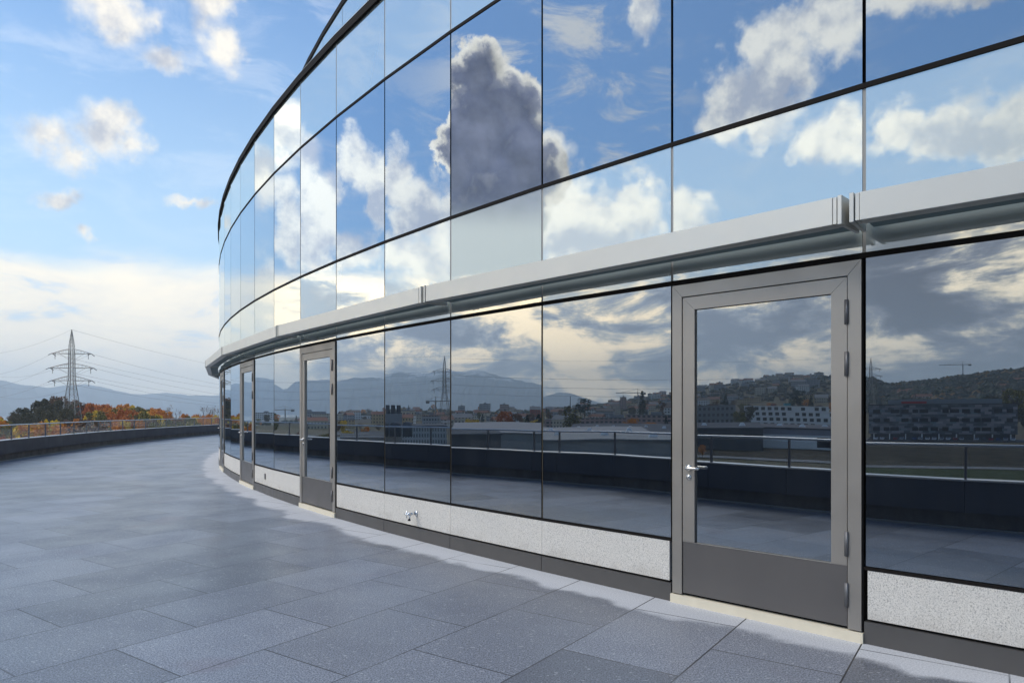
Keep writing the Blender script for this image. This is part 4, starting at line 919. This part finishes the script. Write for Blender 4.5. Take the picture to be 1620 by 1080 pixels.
# scattered houses and trees of the town and hillside
def az_ok(a): return True
hs = [('cream', 0), ('white', 1), ('ochre', 2), ('grey', 3)]
def polar(a, d): return Vector((-sin(R(a))*d, cos(R(a))*d))
for k in range(120):
    a = rnd.uniform(50, 104); d = rnd.uniform(480, 1500); nm, wm = rnd.choice(hs); p = polar(a, d)
    house(p, face_yaw(p)+rnd.uniform(-.5, .5), rnd.uniform(9, 20), rnd.uniform(8, 11), rnd.uniform(5.5, 11.5), wm, rnd.choice([0, 0, 1, 2]), rnd.random() < .75, f'small {nm} house among the trees of the mirrored town', f'small {nm} houses of the mirrored town')
for k in range(130):
    a = rnd.uniform(99, 121); d = rnd.uniform(900, 1900); nm, wm = rnd.choice(hs); p = polar(a, d)
    if rnd.random() < .4*0: continue
    house(p, face_yaw(p)+rnd.uniform(-.4, .4), rnd.uniform(10, 22), rnd.uniform(9, 12), rnd.uniform(6, 13), wm, rnd.choice([0, 1, 2]), rnd.random() < .5, f'{nm} house on the built-up hillside mirrored in the nearest door', f'{nm} houses on the mirrored hillside')
for k in range(10):
    p = polar(rnd.uniform(124, 133), rnd.uniform(620, 980)); nm, wm = rnd.choice(hs)
    house(p, face_yaw(p)+rnd.uniform(-.4, .4), rnd.uniform(10, 16), 9, rnd.uniform(5, 7), wm, 0, True, f'{nm} house at the foot of the wooded hill', f'{nm} houses at the foot of the wooded hill')
for k in range(135):
    a = rnd.uniform(44, 104); d = rnd.uniform(330, 1500)
    kd, l = rnd.choice([('round', 'dark'), ('round', 'brown'), ('round', 'olive'), ('round', 'orange'), ('conifer', 'green'), ('conifer', 'green'), ('bare', 'brown'), ('round', 'dark'), ('poplar', 'olive')])
    h = rnd.uniform(8, 14)
    if d < 520: h *= .75
    tree(polar(a, d), h, kd, l, f'{CN[l]} {NAMES[kd].replace("_", " ")} between the roofs of the mirrored town', f'{CN[l]} {NAMES[kd].replace("_", " ")}s of the mirrored town', rnd.uniform(.8, 1.2) if kd == 'round' else 1)
def mtree(x, yt, yb, D, kd, l, lab, wide=1.):
    p = seen(x, yb, D=D); z0 = ground(p.x, p.y); top = EYE+(650-yt)/1080*D; tree(p, (top-z0)/.96, kd, l, lab, None, wide)
mtree(903, 624, 680, 360, 'poplar', 'olive', 'tall olive poplar above the pinkish apartment rows', 1.6); mtree(911, 640, 680, 355, 'poplar', 'olive', 'shorter olive poplar leaning against the tall one', 1.9)
mtree(1019, 622, 650, 620, 'conifer', 'green', 'dark conifer left of the door frame in the mirrored skyline'); mtree(1050, 618, 655, 560, 'poplar', 'brown', 'brown poplar beside the door frame'); mtree(925, 630, 655, 600, 'pine', 'green', 'dark pine right of the tall poplar')
mtree(745, 661, 690, 330, 'round', 'yellow', 'yellow tree in front of the mirrored town', 1.3); mtree(797, 651, 690, 350, 'round', 'red', 'dark red tree in front of the mirrored town', 1.1); mtree(816, 655, 690, 350, 'round', 'brown', 'brown tree beside the dark red one', 1.)
mtree(833, 657, 690, 330, 'conifer', 'green', 'left one of two dark conifers in front of the town', 1.3); mtree(851, 655, 690, 320, 'conifer', 'green', 'right one of two dark conifers in front of the town', 1.4); mtree(843, 662, 690, 330, 'round', 'yellow', 'small yellow tree between the two conifers', .9)
mtree(1030, 670, 690, 330, 'round', 'orange', 'orange tree behind the workshop roof', 1.6); mtree(1058, 676, 692, 300, 'round', 'orange', 'orange bush at the door frame', 1.2)
mtree(1148, 625, 650, 620, 'conifer', 'green', 'dark conifer above the office block'); mtree(1264, 617, 650, 620, 'pine', 'green', 'broad dark pine above the stepped white block', 1.1); mtree(1285, 628, 650, 600, 'conifer', 'green', 'small conifer right of the broad pine')
mtree(1170, 652, 678, 440, 'round', 'olive', 'yellowish tree left of the stepped white block', 1.1); mtree(1183, 644, 676, 480, 'round', 'dark', 'dark tree behind the yellowish one', 1.1); mtree(1112, 705, 735, 190, 'round', 'orange', 'orange bush in the yard below the office block', .8)
mtree(1560, 622, 670, 470, 'round', 'dark', 'dark tree at the right end of the checkered building', 1.); mtree(1600, 610, 675, 430, 'round', 'olive', 'tall olive tree right of the checkered building', 1.); mtree(1585, 640, 680, 400, 'bare', 'brown', 'bare tree by the corner of the checkered building', 1.); mtree(1616, 640, 690, 360, 'round', 'dark', 'dark bushy tree at the right photo edge', 1.)
mtree(374, 655, 690, 260, 'round', 'orange', 'orange tree mirrored in the narrow far windows', 1.); mtree(377, 657, 690, 240, 'round', 'yellow', 'yellow tree mirrored in the narrow far windows', 1.)
for k in range(34):
    a = rnd.uniform(104, 121); d = rnd.uniform(600, 900)
    kd, l = rnd.choice([('round', 'dark'), ('round', 'brown'), ('round', 'orange'), ('conifer', 'green'), ('round', 'olive')])
    tree(polar(a, d), rnd.uniform(9, 15), kd, l, f'{CN[l]} {NAMES[kd].replace("_", " ")} below the built-up hillside', f'{CN[l]} {NAMES[kd].replace("_", " ")}s below the hillside', 1.)
# far woodland over the hills: one mass
def woodland(name, n, amin, amax, dmin, dmax, smin, smax, lm, seed, keep=1.):
    r = random.Random(seed); mb = MB()
    base = [Vector(v_) for v_ in ((0, 0, 1), (.9, 0, .45), (.28, .85, .45), (-.73, .53, .45), (-.73, -.53, .45), (.28, -.85, .45), (.73, .53, -.3), (-.28, .85, -.3), (-.9, 0, -.3), (-.28, -.85, -.3), (.73, -.53, -.3))]
    F_ = [(0, 1, 2), (0, 2, 3), (0, 3, 4), (0, 4, 5), (0, 5, 1), (1, 6, 2), (2, 6, 7), (2, 7, 3), (3, 7, 8), (3, 8, 4), (4, 8, 9), (4, 9, 5), (5, 9, 10), (5, 10, 1), (1, 10, 6)]
    for k in range(n):
        a = r.uniform(amin, amax); d = r.uniform(dmin, dmax); p = polar(a, d)
        if noise.noise(Vector((p.x*.006, p.y*.006, seed))) > keep: continue
        z = ground(p.x, p.y); s = r.uniform(smin, smax); i0 = len(mb.v); mb.cur = int(abs(noise.noise(Vector((p.x*.012, p.y*.012, 2)))*2.2+r.uniform(0, .55))*len(lm)) % len(lm); sub = 3
        for q in range(sub):
            ox, oy, oz = r.uniform(-.5, .5)*s, r.uniform(-.5, .5)*s, r.uniform(.1, .5)*s; i0 = len(mb.v); ss = s*r.uniform(.35, .6)
            for v_ in base: j = r.uniform(.7, 1.25); mb.v.append((p.x+ox+v_.x*ss*j, p.y+oy+v_.y*ss*j, z+oz+v_.z*ss*j))
            for f_ in F_: mb.f.append(tuple(i0+t for t in f_)); mb.mi.append(mb.cur)
    me = mb.mesh(name)
    o = bpy.data.objects.new(name, me); col.objects.link(o)
    for m__ in lm: me.materials.append(m__)
    tag(o, 'dense far woodland covering the hills behind the town', 'woodland', kind='stuff'); return o
def wl(name, c1, c2): return varied(c1, .35, .02, .9)
WLM = [wl('w', (.035, .042, .030), 0), wl('w', (.055, .045, .030), 0), wl('w', (.045, .055, .030), 0), wl('w', (.030, .040, .030), 0)]
WLO = WLM+[wl('w', (.16, .085, .025), 0)]
woodland('hill_woodland', 6500, 120, 141, 700, 1330, 6, 10, WLO[:4]+[WLM[0], WLM[3], WLO[4]], 4, .9)
woodland('hillside_woodland', 3200, 92, 122, 950, 2000, 4, 7, WLM, 5, .12)
woodland('lakeside_woodland', 1500, 18, 92, 900, 1700, 4, 7, WLM, 6, .25)
# cranes
def crane(x, yt, D, label, jib=28, rz=0):
    p = seen(x, 650, D=D); z0 = ground(p.x, p.y); top = EYE+(650-yt)/1080*D; h = top-z0
    e_ = empty('tower_crane', (p.x, p.y, z0), rz, label=label, cat='crane')
    mb = MB(); mb.box(-.7, .7, -.7, .7, 0, h); mb.build('mast', M['galv'], e_)
    mb = MB(); mb.box(-jib*.35, jib, -.5, .5, h-1.2, h-.3); mb.tube([(0, 0, h+4), (jib*.7, 0, h)], .15, 4); mb.tube([(0, 0, h+4), (-jib*.3, 0, h)], .15, 4); mb.tube([(0, 0, h), (0, 0, h+4)], .3, 4); mb.build('jib', M['galv'], e_); MB().box(-jib*.35, -jib*.22, -.9, .9, h-3, h-1.3).build('counterweight', M['concrete'], e_)
crane(1012, 622, 900, 'tower crane above the mirrored apartment rows', 30, face_yaw(seen(1012, 650, 900))); crane(686, 634, 700, 'red-brown tower crane left of the far pylon', 30, face_yaw(seen(686, 650, 700))+pi); crane(450, 648, 900, 'small tower crane in front of the lake', 34, face_yaw(seen(450, 650, 900))); crane(1516, 573, 1150, 'tower crane on the wooded ridge', 34, face_yaw(seen(1516, 650, 1150)))
# ---------------------------------------------------------------- haze over the whole landscape
M['haze'] = bpy.data.materials.new('haze'); M['haze'].use_nodes = True; nt = M['haze'].node_tree; nt.nodes.clear()
pv = nt.nodes.new('ShaderNodeVolumePrincipled'); pv.inputs['Density'].default_value = 1.35e-4; pv.inputs['Color'].default_value = (.84, .95, 1, 1); pv.inputs['Anisotropy'].default_value = .2
ou = nt.nodes.new('ShaderNodeOutputMaterial'); nt.links.new(pv.outputs[0], ou.inputs['Volume']); M['haze'].cycles.homogeneous_volume = True
o = MB().box(-13500, 13500, -13500, 13500, -75, 760).build('haze', M['haze']); o['kind'] = 'stuff'; tag(o, 'pale blue haze in front of the mountains', 'haze')
